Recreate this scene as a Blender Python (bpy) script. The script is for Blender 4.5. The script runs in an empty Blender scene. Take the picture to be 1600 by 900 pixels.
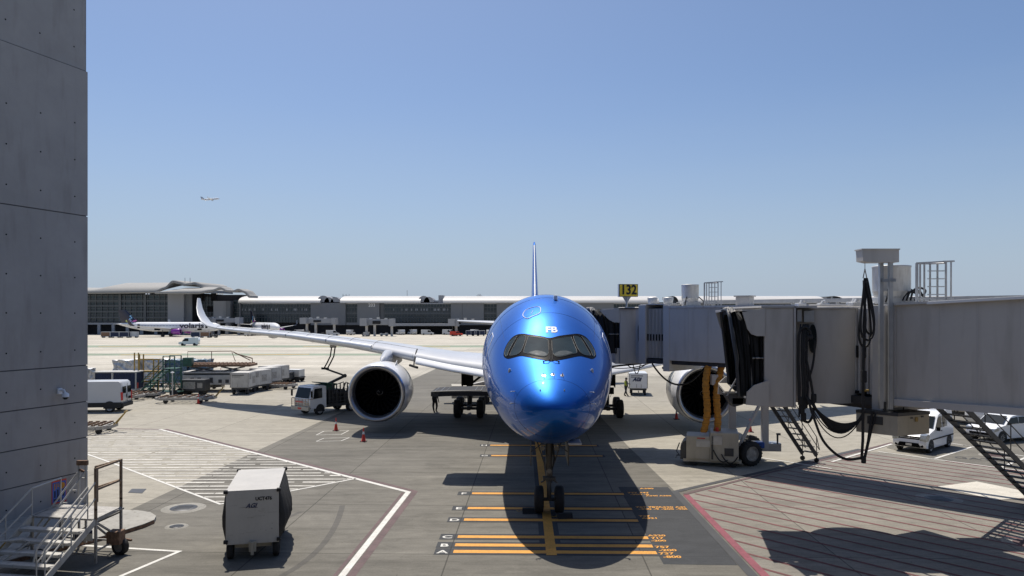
import bpy, bmesh, math, random
from mathutils import Vector, Matrix
R=math.radians; PI=math.pi; cos=math.cos; sin=math.sin
random.seed(7)
SC=bpy.context.scene; COL=SC.collection

# ---------------- camera, sky, sun, exposure ----------------
CAMH=7.73; FPX=1164.0; HOR=494.0
cam=bpy.data.objects.new('camera',bpy.data.cameras.new('camera')); COL.objects.link(cam)
cam.location=(0,0,CAMH); cam.rotation_euler=(R(90),0,0)
cam.data.sensor_width=36; cam.data.lens=36*FPX/1600; cam.data.shift_y=(HOR-450)/1600
cam.data.clip_start=.1; cam.data.clip_end=20000
SC.camera=cam
SUNV=Vector((-.18,.42,1)).normalized()
w=bpy.data.worlds.new('World'); SC.world=w; w.use_nodes=True
nt=w.node_tree; bg=nt.nodes['Background']; sky=nt.nodes.new('ShaderNodeTexSky')
sky.sky_type='NISHITA'; sky.sun_disc=False
sky.sun_elevation=math.asin(SUNV.z); sky.sun_rotation=math.atan2(SUNV.x,SUNV.y)
sky.altitude=0; sky.air_density=.9; sky.dust_density=1.5; sky.ozone_density=6.0
# smog layer: the clear sky fades to pale blue grey towards the horizon
_tc=nt.nodes.new('ShaderNodeTexCoord'); _sx=nt.nodes.new('ShaderNodeSeparateXYZ'); _mr=nt.nodes.new('ShaderNodeMapRange'); _mr.interpolation_type='SMOOTHSTEP'
_mr.inputs['From Min'].default_value=-.06; _mr.inputs['From Max'].default_value=.34; _mr.inputs['To Min'].default_value=.97; _mr.inputs['To Max'].default_value=0
_nz=nt.nodes.new('ShaderNodeTexNoise'); _nz.inputs['Scale'].default_value=3.0; _nz.inputs['Detail'].default_value=4; _mp=nt.nodes.new('ShaderNodeMapping'); _mp.inputs['Scale'].default_value=(1,1,7)
_ad=nt.nodes.new('ShaderNodeMath'); _ad.operation='MULTIPLY_ADD'; _ad.inputs[1].default_value=.05
_mx=nt.nodes.new('ShaderNodeMix'); _mx.data_type='RGBA'; _mx.inputs['B'].default_value=(3.75,4.55,5.65,1)
nt.links.new(_tc.outputs['Generated'],_sx.inputs[0]); nt.links.new(_tc.outputs['Generated'],_mp.inputs[0]); nt.links.new(_mp.outputs[0],_nz.inputs['Vector'])
nt.links.new(_nz.outputs['Fac'],_ad.inputs[0]); nt.links.new(_sx.outputs['Z'],_ad.inputs[2]); nt.links.new(_ad.outputs[0],_mr.inputs['Value'])
nt.links.new(_mr.outputs[0],_mx.inputs['Factor']); nt.links.new(sky.outputs[0],_mx.inputs['A']); nt.links.new(_mx.outputs['Result'],bg.inputs[0])
bg.inputs[1].default_value=.114
sun=bpy.data.objects.new('sun',bpy.data.lights.new('sun','SUN')); COL.objects.link(sun)
sun.data.energy=5.0; sun.data.angle=R(.5); sun.data.color=(1,.93,.83)
sun.rotation_euler=SUNV.to_track_quat('Z','Y').to_euler()
vs=SC.view_settings; vs.view_transform='Standard'; vs.look='None'; vs.exposure=0.0; vs.gamma=1
SC.render.use_motion_blur=False

# ---------------- measuring helpers ----------------
def G(u,v,z=0.0):
    "point of the ground (or of the level z) that was measured at u,v in the photograph"
    Y=FPX*(CAMH-z)/(v-HOR); return Vector(((u-800)/FPX*Y,Y,z))
def AT(u,v,Y): return Vector(((u-800)/FPX*Y,Y,CAMH-(v-HOR)/FPX*Y))

# ---------------- materials ----------------
MATS={}
def mat(name,col,rough=.6,metal=0.,var=.1,scale=1.5,bump=0.,coat=0.,spec=.5,emit=None,stain=0.,coatr=.04):
    if name in MATS: return MATS[name]
    m=bpy.data.materials.new(name); m.use_nodes=True; t=m.node_tree; N=t.nodes; L=t.links
    p=N['Principled BSDF']; p.inputs['Roughness'].default_value=rough; p.inputs['Metallic'].default_value=metal
    p.inputs['Specular IOR Level'].default_value=spec
    p.inputs['Coat Weight'].default_value=coat; p.inputs['Coat Roughness'].default_value=coatr
    p.inputs['Base Color'].default_value=(*col,1)
    if var>0:
        tc=N.new('ShaderNodeTexCoord'); n=N.new('ShaderNodeTexNoise'); n.inputs['Scale'].default_value=scale; n.inputs['Detail'].default_value=5; n.inputs['Roughness'].default_value=.65
        L.new(tc.outputs['Object'],n.inputs['Vector'])
        mx=N.new('ShaderNodeMix'); mx.data_type='RGBA'
        mx.inputs['A'].default_value=(*[c*(1-var) for c in col],1); mx.inputs['B'].default_value=(*[min(1,c*(1+var)) for c in col],1)
        mr=N.new('ShaderNodeMapRange'); mr.inputs['From Min'].default_value=.3; mr.inputs['From Max'].default_value=.7
        L.new(n.outputs['Fac'],mr.inputs['Value']); L.new(mr.outputs[0],mx.inputs['Factor'])
        out=mx.outputs['Result']
        if stain>0:
            n2=N.new('ShaderNodeTexNoise'); n2.inputs['Scale'].default_value=scale*2.3; n2.inputs['Detail'].default_value=6
            mp=N.new('ShaderNodeMapping'); mp.inputs['Scale'].default_value=(3,3,.5); L.new(tc.outputs['Object'],mp.inputs['Vector']); L.new(mp.outputs[0],n2.inputs['Vector'])
            r2=N.new('ShaderNodeMapRange'); r2.inputs['From Min'].default_value=.52; r2.inputs['From Max'].default_value=.75; r2.inputs['To Max'].default_value=stain
            L.new(n2.outputs['Fac'],r2.inputs['Value'])
            m2=N.new('ShaderNodeMix'); m2.data_type='RGBA'; m2.inputs['B'].default_value=(col[0]*.35,col[1]*.3,col[2]*.25,1)
            L.new(out,m2.inputs['A']); L.new(r2.outputs[0],m2.inputs['Factor']); out=m2.outputs['Result']
        L.new(out,p.inputs['Base Color'])
        rr=N.new('ShaderNodeMapRange'); rr.inputs['To Min'].default_value=max(0,rough-.08); rr.inputs['To Max'].default_value=min(1,rough+.08)
        L.new(n.outputs['Fac'],rr.inputs['Value']); L.new(rr.outputs[0],p.inputs['Roughness'])
        if bump>0:
            b=N.new('ShaderNodeBump'); b.inputs['Strength'].default_value=bump; b.inputs['Distance'].default_value=.02
            n3=N.new('ShaderNodeTexNoise'); n3.inputs['Scale'].default_value=scale*8; n3.inputs['Detail'].default_value=4
            L.new(tc.outputs['Object'],n3.inputs['Vector']); L.new(n3.outputs['Fac'],b.inputs['Height']); L.new(b.outputs[0],p.inputs['Normal'])
    if emit: p.inputs['Emission Color'].default_value=(*emit,1); p.inputs['Emission Strength'].default_value=1
    MATS[name]=m; return m
def M(n): return MATS[n]
mat('blue_paint',(.002,.11,.48),.44,.72,.04,.5,coat=.6,coatr=.015,spec=.25)
mat('white_paint',(.78,.79,.80),.3,0,.04,.6,coat=.3)
mat('wing_grey',(.50,.515,.535),.35,0,.05,.4,coat=.2)
mat('old_white',(.50,.49,.46),.6,0,.15,1.2,stain=.4)
mat('box_white',(.47,.455,.425),.5,0,.08,1.0,stain=.10)
mat('bare_metal',(.62,.62,.63),.28,.9,.06,2)
mat('galvanised',(.42,.43,.44),.45,.7,.12,3)
mat('dull_alu',(.55,.55,.54),.5,.5,.12,2,stain=.3)
mat('bridge_grey',(.48,.46,.43),.5,0,.07,.35,stain=.28)
mat('bridge_light',(.48,.47,.455),.5,0,.05,.5)
mat('bridge_roof',(.55,.55,.54),.7,0,.12,.8,stain=.4)
mat('dark_steel',(.06,.062,.066),.5,.4,.2,3)
mat('black_rubber',(.018,.018,.019),.75,0,.3,4,bump=.3)
mat('tyre_black',(.02,.02,.021),.8,0,.25,3,bump=.3)
mat('black_fabric',(.012,.013,.014),.85,0,.35,2.5,bump=.6)
mat('canvas_grey',(.28,.27,.25),.9,0,.4,5,bump=.6)
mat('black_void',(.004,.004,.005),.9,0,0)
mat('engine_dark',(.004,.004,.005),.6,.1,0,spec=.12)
mat('slat_metal',(.60,.62,.65),.42,.35,.05,.8)
mat('gear_dark',(.09,.09,.085),.5,.3,.3,5)
mat('door_dark',(.018,.019,.022),.8,0,.2,3)
mat('lip_metal',(.40,.40,.41),.3,.85,.06,2)
mat('hatch_red',(.15,.055,.055),.8,0,.35,1.0,stain=.5)
mat('glass_dark',(.012,.016,.018),.05,0,.1,1,spec=.25)
mat('cockpit_glass',(.020,.032,.032),.02,.0,.3,1.5,spec=.3)
mat('window_frame',(.006,.006,.007),.35,0,.3,12,spec=.04)
mat('panel_concrete',(.355,.335,.315),.85,0,.12,.35,bump=.4,stain=.25)
mat('joint_dark',(.13,.13,.135),.9,0,.1)
mat('kerb_concrete',(.33,.32,.29),.85,0,.15,.8,bump=.3,stain=.5)
mat('worn_collar',(.26,.25,.22),.85,0,.2,2,stain=.6)
mat('paint_white',(.60,.59,.55),.7,0,.18,2.5,stain=.45)
mat('paint_white_worn',(.60,.58,.53),.75,0,.3,1.6,stain=.7)
mat('paint_yellow',(.66,.31,.05),.7,0,.16,1.8,stain=.5)
mat('paint_red',(.22,.06,.08),.7,0,.25,1.2,stain=.4)
mat('paint_maroon',(.115,.075,.075),.8,0,.3,1.2,stain=.5)
mat('paint_black',(.05,.052,.056),.75,0,.2,.7)
mat('cone_orange',(.62,.045,.018),.5,0,.12,6)
mat('cone_band',(.75,.74,.72),.4,0,.1,6)
mat('sign_yellow',(.95,.68,.05),.45,0,.03,2)
mat('yellow_metal',(.33,.22,.05),.5,0,.2,4,stain=.4)
mat('duct_orange',(.50,.21,.02),.7,0,.2,6,stain=.4)
mat('beige_paint',(.42,.385,.31),.5,0,.12,1.2,stain=.15)
mat('navy_fabric',(.012,.022,.06),.75,0,.3,2,bump=.4)
mat('green_metal',(.03,.10,.07),.5,.1,.3,4)
mat('rust_metal',(.20,.12,.075),.8,.1,.5,6,stain=.6)
mat('rust_pale',(.24,.175,.12),.8,.1,.5,6,stain=.5)
mat('glare_shield',(.085,.095,.09),.12,0,.3,4,spec=.3)
mat('worn_steel',(.36,.35,.33),.6,.4,.3,6,stain=.7)
mat('purple_paint',(.22,.03,.30),.3,0,.05,coat=.4)
mat('navy_paint',(.012,.012,.035),.3,0,.05,coat=.4)
mat('text_black',(.015,.015,.017),.6,0,0)
mat('text_navy',(.02,.03,.09),.6,0,0)
mat('text_white',(.85,.86,.87),.5,0,0)
mat('red_plastic',(.5,.02,.02),.3,0,.1)
mat('blue_plastic',(.02,.10,.42),.4,0,.2)
mat('headlight_glass',(.30,.32,.33),.12,.4,.15,8,coat=1)
mat('amber_glass',(.8,.22,.02),.2,0,.1)
mat('hi_vis',(.35,.42,.04),.6,0,.15,6)
mat('dark_cloth',(.02,.022,.03),.85,0,.3,5)
mat('skin',(.28,.15,.10),.6,0,.1,5)
mat('term_panel',(.17,.18,.195),.7,0,.08,.05)
mat('term_panel_light',(.30,.31,.33),.6,0,.06,.05)
mat('term_roof',(.27,.27,.26),.7,0,.1,.06)
mat('term_white_roof',(.52,.51,.49),.5,0,.04,.06)
mat('term_glass',(.022,.038,.045),.2,.0,.5,.12,spec=.5)
mat('term_mullion',(.095,.105,.115),.5,.2,.05,.1)
mat('term_dark',(.02,.02,.023),.9,0,.3,.1)
mat('tan_tarp',(.45,.40,.31),.8,0,.2,1,stain=.3)
mat('foil_wrap',(.5,.5,.5),.35,.5,.5,3,bump=.8)
mat('blue_wrap',(.08,.13,.18),.35,.2,.6,3,bump=.8)

# ---------------- mesh builder ----------------
class MB:
    def __init__(s): s.v=[];s.f=[];s.mi=[];s.sm=[];s.X=Matrix.Identity(4);s.cur=0
    def add(s,vs,fs,smooth=False,mi=None):
        o=len(s.v); s.v+= [s.X@Vector(a) for a in vs]
        for f in fs: s.f.append([o+i for i in f]); s.mi.append(s.cur if mi is None else mi); s.sm.append(smooth)
        return s
    def box(s,c,d,rz=0,ch=0,mi=None,mat4=None):
        "box centred at c, size d, edges chamfered by ch"
        x,y,z=d[0]/2,d[1]/2,d[2]/2; T=Matrix.Translation(c)@Matrix.Rotation(rz,4,'Z')
        if mat4 is not None: T=T@mat4
        if ch<=0:
            vs=[T@Vector((a*x,b*y,e*z)) for a in(-1,1) for b in(-1,1) for e in(-1,1)]
            return s.add(vs,[(0,1,3,2),(4,6,7,5),(0,4,5,1),(2,3,7,6),(0,2,6,4),(1,5,7,3)],mi=mi)
        ch=min(ch,x*.9,y*.9,z*.9); bm=bmesh.new(); bmesh.ops.create_cube(bm,size=1)
        for q in bm.verts: q.co=Vector((q.co.x*2*x,q.co.y*2*y,q.co.z*2*z))
        bmesh.ops.bevel(bm,geom=bm.edges[:],offset=ch,segments=2,profile=.6,affect='EDGES')
        s.add([T@q.co for q in bm.verts],[[q.index for q in f.verts] for f in bm.faces],mi=mi); bm.free(); return s
    def bb(s,x0,x1,y0,y1,z0,z1,ch=0,mi=None): return s.box(((x0+x1)/2,(y0+y1)/2,(z0+z1)/2),(abs(x1-x0),abs(y1-y0),abs(z1-z0)),ch=ch,mi=mi)
    def cyl(s,p0,p1,r0,r1=None,n=14,cap=True,mi=None,smooth=True):
        r1=r0 if r1 is None else r1; p0=Vector(p0);p1=Vector(p1); d=(p1-p0)
        if d.length<1e-6: return s
        q=d.to_track_quat('Z','Y'); vs=[]
        for p,r in((p0,r0),(p1,r1)):
            for i in range(n): a=2*PI*i/n; vs.append(p+q@Vector((r*cos(a),r*sin(a),0)))
        s.add(vs,[(i,(i+1)%n,n+(i+1)%n,n+i) for i in range(n)],smooth,mi)
        if cap: s.add(vs,[list(range(n-1,-1,-1)),list(range(n,2*n))],False,mi)
        return s
    def tube(s,pts,r,n=6,mi=None,closed=False):
        pts=[Vector(p) for p in pts]; vs=[];m=len(pts); up=None
        for i,p in enumerate(pts):
            d=(pts[(i+1)%m]-pts[i-1]) if (closed or 0<i<m-1) else (pts[1]-pts[0] if i==0 else pts[-1]-pts[-2])
            d.normalize()
            if up is None: up=Vector((0,0,1)) if abs(d.z)<.9 else Vector((1,0,0))
            a=(up-d*up.dot(d)).normalized(); b=d.cross(a); up=a
            for k in range(n): t=2*PI*k/n; vs.append(p+a*(r*cos(t))+b*(r*sin(t)))
        rng=range(m if closed else m-1)
        s.add(vs,[(i*n+k,i*n+(k+1)%n,((i+1)%m)*n+(k+1)%n,((i+1)%m)*n+k) for i in rng for k in range(n)],True,mi)
        if not closed: s.add(vs[:n]+vs[-n:],[list(range(n-1,-1,-1)),list(range(n,2*n))],False,mi)
        return s
    def bar(s,p0,p1,w,h=None,mi=None):
        "square bar between two points"
        h=h or w; p0=Vector(p0);p1=Vector(p1);d=p1-p0; q=d.to_track_quat('Y','Z')
        vs=[p+q@Vector((a*w/2,0,b*h/2)) for p in(p0,p1) for a,b in((-1,-1),(1,-1),(1,1),(-1,1))]
        return s.add(vs,[(3,2,1,0),(4,5,6,7),(0,1,5,4),(1,2,6,5),(2,3,7,6),(3,0,4,7)],mi=mi)
    def prism(s,poly,z0,z1,axis='Z',mi=None,smooth=False):
        n=len(poly)
        def P(a,b,c): return (a,b,c) if axis=='Z' else ((a,c,b) if axis=='Y' else (c,a,b))
        vs=[P(a,b,z0) for a,b in poly]+[P(a,b,z1) for a,b in poly]
        ar=sum(poly[i][0]*poly[(i+1)%n][1]-poly[(i+1)%n][0]*poly[i][1] for i in range(n))
        fl=(ar<0)!=(axis=='Y')
        f=[list(range(n-1,-1,-1)),list(range(n,2*n))]; sd=[(i,(i+1)%n,n+(i+1)%n,n+i) for i in range(n)]
        if fl: f=[x[::-1] for x in f]; sd=[x[::-1] for x in sd]
        s.add(vs,f,False,mi); s.add(vs,sd,smooth,mi); return s
    def lathe(s,prof,n=24,axis='Z',o=(0,0,0),mi=None,smooth=True):
        vs=[];m=len(prof)
        for h,r in prof:
            for i in range(n):
                a=2*PI*i/n; x,y=r*cos(a),r*sin(a)
                q=(x,y,h) if axis=='Z' else ((x,h,y) if axis=='Y' else (h,x,y))
                vs.append(Vector(q)+Vector(o))
        s.add(vs,[(j*n+i,j*n+(i+1)%n,(j+1)*n+(i+1)%n,(j+1)*n+i) for j in range(m-1) for i in range(n)],smooth,mi); return s
    def loft(s,rings,mi=None,smooth=True,cap=True,closed=True):
        n=len(rings[0]);vs=[p for r in rings for p in r];k=n if closed else n-1
        s.add(vs,[(j*n+i,j*n+(i+1)%n,(j+1)*n+(i+1)%n,(j+1)*n+i) for j in range(len(rings)-1) for i in range(k)],smooth,mi)
        if cap: s.add(list(rings[0])+list(rings[-1]),[list(range(n-1,-1,-1)),list(range(n,2*n))],False,mi)
        return s
    def ball(s,c,r,n=10,mi=None,sc=(1,1,1)):
        pr=[(-r*cos(PI*i/n),max(1e-4,r*sin(PI*i/n))) for i in range(n+1)]; vs=[]
        m=2*n
        for h,q in pr:
            for i in range(m): a=2*PI*i/m; vs.append((c[0]+q*cos(a)*sc[0],c[1]+q*sin(a)*sc[1],c[2]+h*sc[2]))
        return s.add(vs,[(j*m+i,j*m+(i+1)%m,(j+1)*m+(i+1)%m,(j+1)*m+i) for j in range(n) for i in range(m)],True,mi)
    def sheet(s,pts,z,mi=None):
        pts=[(p[0],p[1],z) for p in pts]; n=len(pts)
        ar=sum(pts[i][0]*pts[(i+1)%n][1]-pts[(i+1)%n][0]*pts[i][1] for i in range(n))
        if ar<0: pts=pts[::-1]
        return s.add(pts,[list(range(n))],mi=mi)
    def text(s,txt,size,T,depth=.004,mi=None,align='CENTER',bold=0):
        cu=bpy.data.curves.new('t','FONT'); cu.body=txt; cu.size=size; cu.align_x=align; cu.align_y='CENTER'; cu.extrude=depth; cu.resolution_u=3; cu.offset=bold
        ob=bpy.data.objects.new('t',cu); COL.objects.link(ob)
        dg=bpy.context.evaluated_depsgraph_get(); me=ob.evaluated_get(dg).to_mesh()
        s.add([T@q.co for q in me.vertices],[list(q.vertices) for q in me.polygons],mi=mi)
        ob.evaluated_get(dg).to_mesh_clear(); bpy.data.objects.remove(ob); bpy.data.curves.remove(cu); return s
    def build(s,name,m,parent=None,world=True):
        me=bpy.data.meshes.new(name); me.from_pydata([tuple(a) for a in s.v],[],s.f)
        for q in (m if isinstance(m,(list,tuple)) else [m]): me.materials.append(M(q) if isinstance(q,str) else q)
        me.polygons.foreach_set('material_index',s.mi); me.polygons.foreach_set('use_smooth',s.sm); me.update()
        o=bpy.data.objects.new(name,me); COL.objects.link(o)
        if parent is not None: attach(o,parent,world)
        return o
def build_each(mb,name,m,parent=None,world=True):
    "like build, but every separate piece of the mesh becomes a part of its own"
    par=list(range(len(mb.v)))
    def find(a):
        while par[a]!=a: par[a]=par[par[a]]; a=par[a]
        return a
    for f in mb.f:
        r=find(f[0])
        for i in f[1:]: par[find(i)]=r
    seen={}
    for i,v in enumerate(mb.v):
        k=(round(v.x,4),round(v.y,4),round(v.z,4)); par[find(i)]=find(seen.setdefault(k,i))
    G_={}
    for k,f in enumerate(mb.f): G_.setdefault(find(f[0]),[]).append(k)
    out=[]
    for ks in G_.values():
        q=MB(); ids=sorted({i for k in ks for i in mb.f[k]}); mp={a:b for b,a in enumerate(ids)}; q.v=[mb.v[i] for i in ids]
        q.f=[[mp[i] for i in mb.f[k]] for k in ks]; q.mi=[mb.mi[k] for k in ks]; q.sm=[mb.sm[k] for k in ks]; out.append(q.build(name,m,parent,world))
    return out
def wm(o):
    L=Matrix.LocRotScale(o.location,o.rotation_euler,o.scale)
    return wm(o.parent)@o.matrix_parent_inverse@L if o.parent else L
def attach(o,p,world=True):
    o.parent=p
    if world: o.matrix_parent_inverse=wm(p).inverted()
def tag(o,label=None,cat=None,group=None,kind=None):
    if label: o['label']=label
    if cat: o['category']=cat
    if group: o['group']=group
    if kind: o['kind']=kind
    return o
def thing(name,loc,rz=0,label=None,cat=None,group=None):
    o=bpy.data.objects.new(name,None); o.empty_display_size=.3; COL.objects.link(o); o.location=loc; o.rotation_euler=(0,0,rz)
    return tag(o,label,cat,group)
def kids(o): return [c for c in COL.objects if c.parent==o]
def copy_tree(o,loc=None,rz=None,label=None,group=None,parent=None):
    c=o.copy(); COL.objects.link(c)
    if parent is not None: c.parent=parent
    if loc is not None: c.location=loc
    if rz is not None: c.rotation_euler=(0,0,rz)
    if label: c['label']=label
    if group: c['group']=group
    for k in kids(o): copy_tree(k,parent=c)
    return c
def smooth3(pts,k=5):
    "Catmull-Rom curve through points"
    P=[Vector(p) for p in pts]; P=[P[0]*2-P[1]]+P+[P[-1]*2-P[-2]]; o=[]
    for i in range(1,len(P)-2):
        a,b,c,d=P[i-1:i+3]
        for j in range(k): t=j/k; o.append(.5*((2*b)+(c-a)*t+(2*a-5*b+4*c-d)*t*t+(3*b-a-3*c+d)*t**3))
    return o+[P[-2]]
def TM(loc,rx=0,rz=0,ry=0): return Matrix.Translation(loc)@Matrix.Rotation(rz,4,'Z')@Matrix.Rotation(ry,4,'Y')@Matrix.Rotation(rx,4,'X')
def catenary(a,b,sag,n=14):
    a=Vector(a);b=Vector(b); return [a.lerp(b,i/n)-Vector((0,0,sag*4*(i/n)*(1-i/n))) for i in range(n+1)]

# ---------------- ground ----------------
def ground_mat(name,c,streak=.12,joint=6.25,jw=.05,tint=.08,jdark=.45,big=.1):
    m=bpy.data.materials.new(name); m.use_nodes=True; t=m.node_tree; N=t.nodes; L=t.links; p=N['Principled BSDF']
    p.inputs['Roughness'].default_value=.85; p.inputs['Specular IOR Level'].default_value=.25
    tc=N.new('ShaderNodeTexCoord'); mp=N.new('ShaderNodeMapping'); mp.inputs['Rotation'].default_value=(0,0,R(1.6)); mp.inputs['Location'].default_value=(2.72,.9,0)
    L.new(tc.outputs['Object'],mp.inputs['Vector'])
    def noise(sc,sx,sy,det=6,dist=0):
        q=N.new('ShaderNodeMapping'); q.inputs['Scale'].default_value=(sx,sy,1); L.new(tc.outputs['Object'],q.inputs['Vector'])
        n=N.new('ShaderNodeTexNoise'); n.inputs['Scale'].default_value=sc; n.inputs['Detail'].default_value=det; n.inputs['Roughness'].default_value=.68; n.inputs['Distortion'].default_value=dist
        L.new(q.outputs[0],n.inputs['Vector']); return n.outputs['Fac']
    def rng(x,a,b,lo,hi):
        r=N.new('ShaderNodeMapRange'); r.inputs['From Min'].default_value=a; r.inputs['From Max'].default_value=b; r.inputs['To Min'].default_value=lo; r.inputs['To Max'].default_value=hi; L.new(x,r.inputs['Value']); return r.outputs[0]
    def mul(a,b):
        q=N.new('ShaderNodeMath'); q.operation='MULTIPLY'; L.new(a,q.inputs[0]); L.new(b,q.inputs[1]); return q.outputs[0]
    br=N.new('ShaderNodeTexBrick'); br.offset=0; br.squash=1; br.inputs['Scale'].default_value=1; br.inputs['Brick Width'].default_value=joint; br.inputs['Row Height'].default_value=joint
    br.inputs['Mortar Size'].default_value=jw/2; br.inputs['Mortar Smooth'].default_value=.3; br.inputs['Bias'].default_value=0
    br.inputs['Color1'].default_value=(1-tint,)*3+(1,); br.inputs['Color2'].default_value=(1+tint,)*3+(1,); br.inputs['Mortar'].default_value=(jdark,)*3+(1,)
    L.new(mp.outputs[0],br.inputs['Vector'])
    f=mul(rng(noise(.05,1,1,3),.3,.7,1-big,1+big),rng(noise(1.0,.18,1.3),.3,.7,1-streak,1+streak))
    f=mul(f,rng(noise(.35,1,1,7,.6),.55,.8,1.0,.74))          # stains
    f=mul(f,rng(noise(2.2,.5,1.0,8),.66,.76,1.0,.66))          # small oil spots
    f=mul(f,rng(noise(1.1,.8,1.3,8,1.2),.32,.68,.88,1.12)); f=mul(f,rng(noise(3.2,.35,1.6,6),.35,.65,.93,1.07))
    f=mul(f,rng(noise(14,1,1,3),.3,.7,.90,1.10))
    f=mul(f,rng(noise(.7,1,1,9,2.5),.49,.505,1.0,1.0) if 0 else rng(noise(6,1,1,2),.70,.74,1.0,.55))
    f=mul(f,rng(noise(.16,.12,1.6,5,.3),.58,.72,1.0,.80))      # rubber streaks running across
    vm=N.new('ShaderNodeVectorMath'); vm.operation='SCALE'; L.new(br.outputs['Color'],vm.inputs[0]); L.new(f,vm.inputs['Scale'])
    v2=N.new('ShaderNodeVectorMath'); v2.operation='MULTIPLY'; v2.inputs[1].default_value=c; L.new(vm.outputs[0],v2.inputs[0]); L.new(v2.outputs[0],p.inputs['Base Color'])
    b=N.new('ShaderNodeBump'); b.inputs['Strength'].default_value=.25; b.inputs['Distance'].default_value=.01; L.new(noise(9,1,1,4),b.inputs['Height']); L.new(b.outputs[0],p.inputs['Normal'])
    MATS[name]=m; return m
ground_mat('apron_light',(.305,.285,.238),streak=.10)
ground_mat('apron_grey',(.148,.140,.120),streak=.24,big=.15)
ground_mat('apron_mid',(.225,.21,.182),streak=.17,big=.16)
ground_mat('apron_mid2',(.385,.36,.305),streak=.08)
ground_mat('asphalt_dark',(.055,.058,.062),streak=.1,joint=6.25,tint=.03,jdark=.7)
ground_mat('slab_pale',(.60,.57,.50),streak=.06,joint=40,tint=.02)
ground_mat('taxi_green',(.24,.285,.215),streak=.1)
g=MB(); g.add([(-9000,-200,0),(9000,-200,0),(9000,12000,0),(-9000,12000,0)],[(0,1,2,3)]); tag(g.build('ground','apron_light'),kind='structure')
ground_mat('apron_far',(.47,.44,.375),streak=.07,big=.06)
g=MB(); g.add([(-3000,112,.003),(3000,112,.003),(3000,6000,.003),(-3000,6000,.003)],[(0,1,2,3)]); tag(g.build('far_apron','apron_far'),kind='structure')
g=MB(); g.add([(-300,96,.0025),(300,96,.0025),(300,112,.0025),(-300,112,.0025)],[(0,1,2,3)]); tag(g.build('apron_band','apron_mid2'),kind='structure')
g=MB(); g.sheet([G(450,682),G(196,800),(-16.6,5),(-16.6,-1),(34,-1),(34,27),(26.0,36.7),(20.9,42.1),(7.2,32.6),(6.9,44),(6.2,130),(-10.1,130)],.004); tag(g.build('apron_stand','apron_grey'),kind='structure')
g=MB(); g.sheet([(7.55,32.2),(7.55,5),(34,5),(34,28.4),(25.6,37.2),(20.9,42.0),(19.8,42.6)],.008); tag(g.build('service_road','apron_mid'),kind='structure')
g=MB(); g.sheet([G(1385,700),G(1400,690),G(1500,640),G(1760,640),G(1760,770),G(1600,736),G(1457,717)],.010); tag(g.build('parking_area','apron_grey'),kind='structure')
g=MB(); g.sheet([G(1464,761),G(1526,753),G(1640,776),G(1557,782)],.024); tag(g.build('pale_slab','slab_pale'),kind='structure')
# green painted bands and taxi lines far out
g=MB()
for y0,y1 in((146,154),(184,197)): g.add([(-400,y0,.006),(400,y0,.006),(400,y1,.006),(-400,y1,.006)],[(0,1,2,3)])
tag(g.build('taxiway_band','taxi_green'),kind='structure')
g=MB()
for k in range(-9,10):
    for y in (149.5,190): x=k*26+(y*.3)%13-6; g.add([(x,y-1.6,.012),(x+11,y+1.2,.012),(x+11,y+2.4,.012),(x,y-.4,.012)],[(0,1,2,3)])
tag(g.build('taxiway_line','paint_yellow'),kind='structure')
g=MB()
for y in (143.6,156.8,181,200,126,232): g.add([(-400,y,.012),(400,y,.012),(400,y+.45,.012),(-400,y+.45,.012)],[(0,1,2,3)])
tag(g.build('taxiway_edge_line','paint_white_worn'),kind='structure')
g=MB()
for y,w_ in((118,.8),(134,.6),(166,2.0),(171,1.0),(210,2.5),(222,1.5),(248,3),(262,2)): g.add([(-400,y,.009),(400,y+1,.009),(400,y+w_+1,.009),(-400,y+w_,.009)],[(0,1,2,3)])
tag(g.build('tar_strip','apron_mid2'),kind='structure')

def strip(mb,pts,w,z,mi=None):
    pts=[Vector((p[0],p[1],0)) for p in pts]; L_=[];R_=[]
    for i,p in enumerate(pts):
        d0=(pts[i]-pts[i-1]).normalized() if i else (pts[1]-pts[0]).normalized(); d1=(pts[i+1]-pts[i]).normalized() if i<len(pts)-1 else d0
        d=(d0+d1).normalized(); k=1/max(.4,d.dot(d0)); n=Vector((-d.y,d.x,0))*(w/2*k); L_.append(p+n); R_.append(p-n)
    for i in range(len(pts)-1): mb.sheet([R_[i],R_[i+1],L_[i+1],L_[i]],z,mi)
    return mb
def clipx(poly,p,d):
    "where the line p+t*d crosses a polygon, as sorted t"
    ts=[]
    for i in range(len(poly)):
        a=poly[i];b=poly[(i+1)%len(poly)]; e=(b[0]-a[0],b[1]-a[1]); den=d[0]*e[1]-d[1]*e[0]
        if abs(den)<1e-9: continue
        t=((a[0]-p[0])*e[1]-(a[1]-p[1])*e[0])/den; s_=((a[0]-p[0])*d[1]-(a[1]-p[1])*d[0])/den
        if 0<=s_<1: ts.append(t)
    return sorted(ts)
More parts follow.
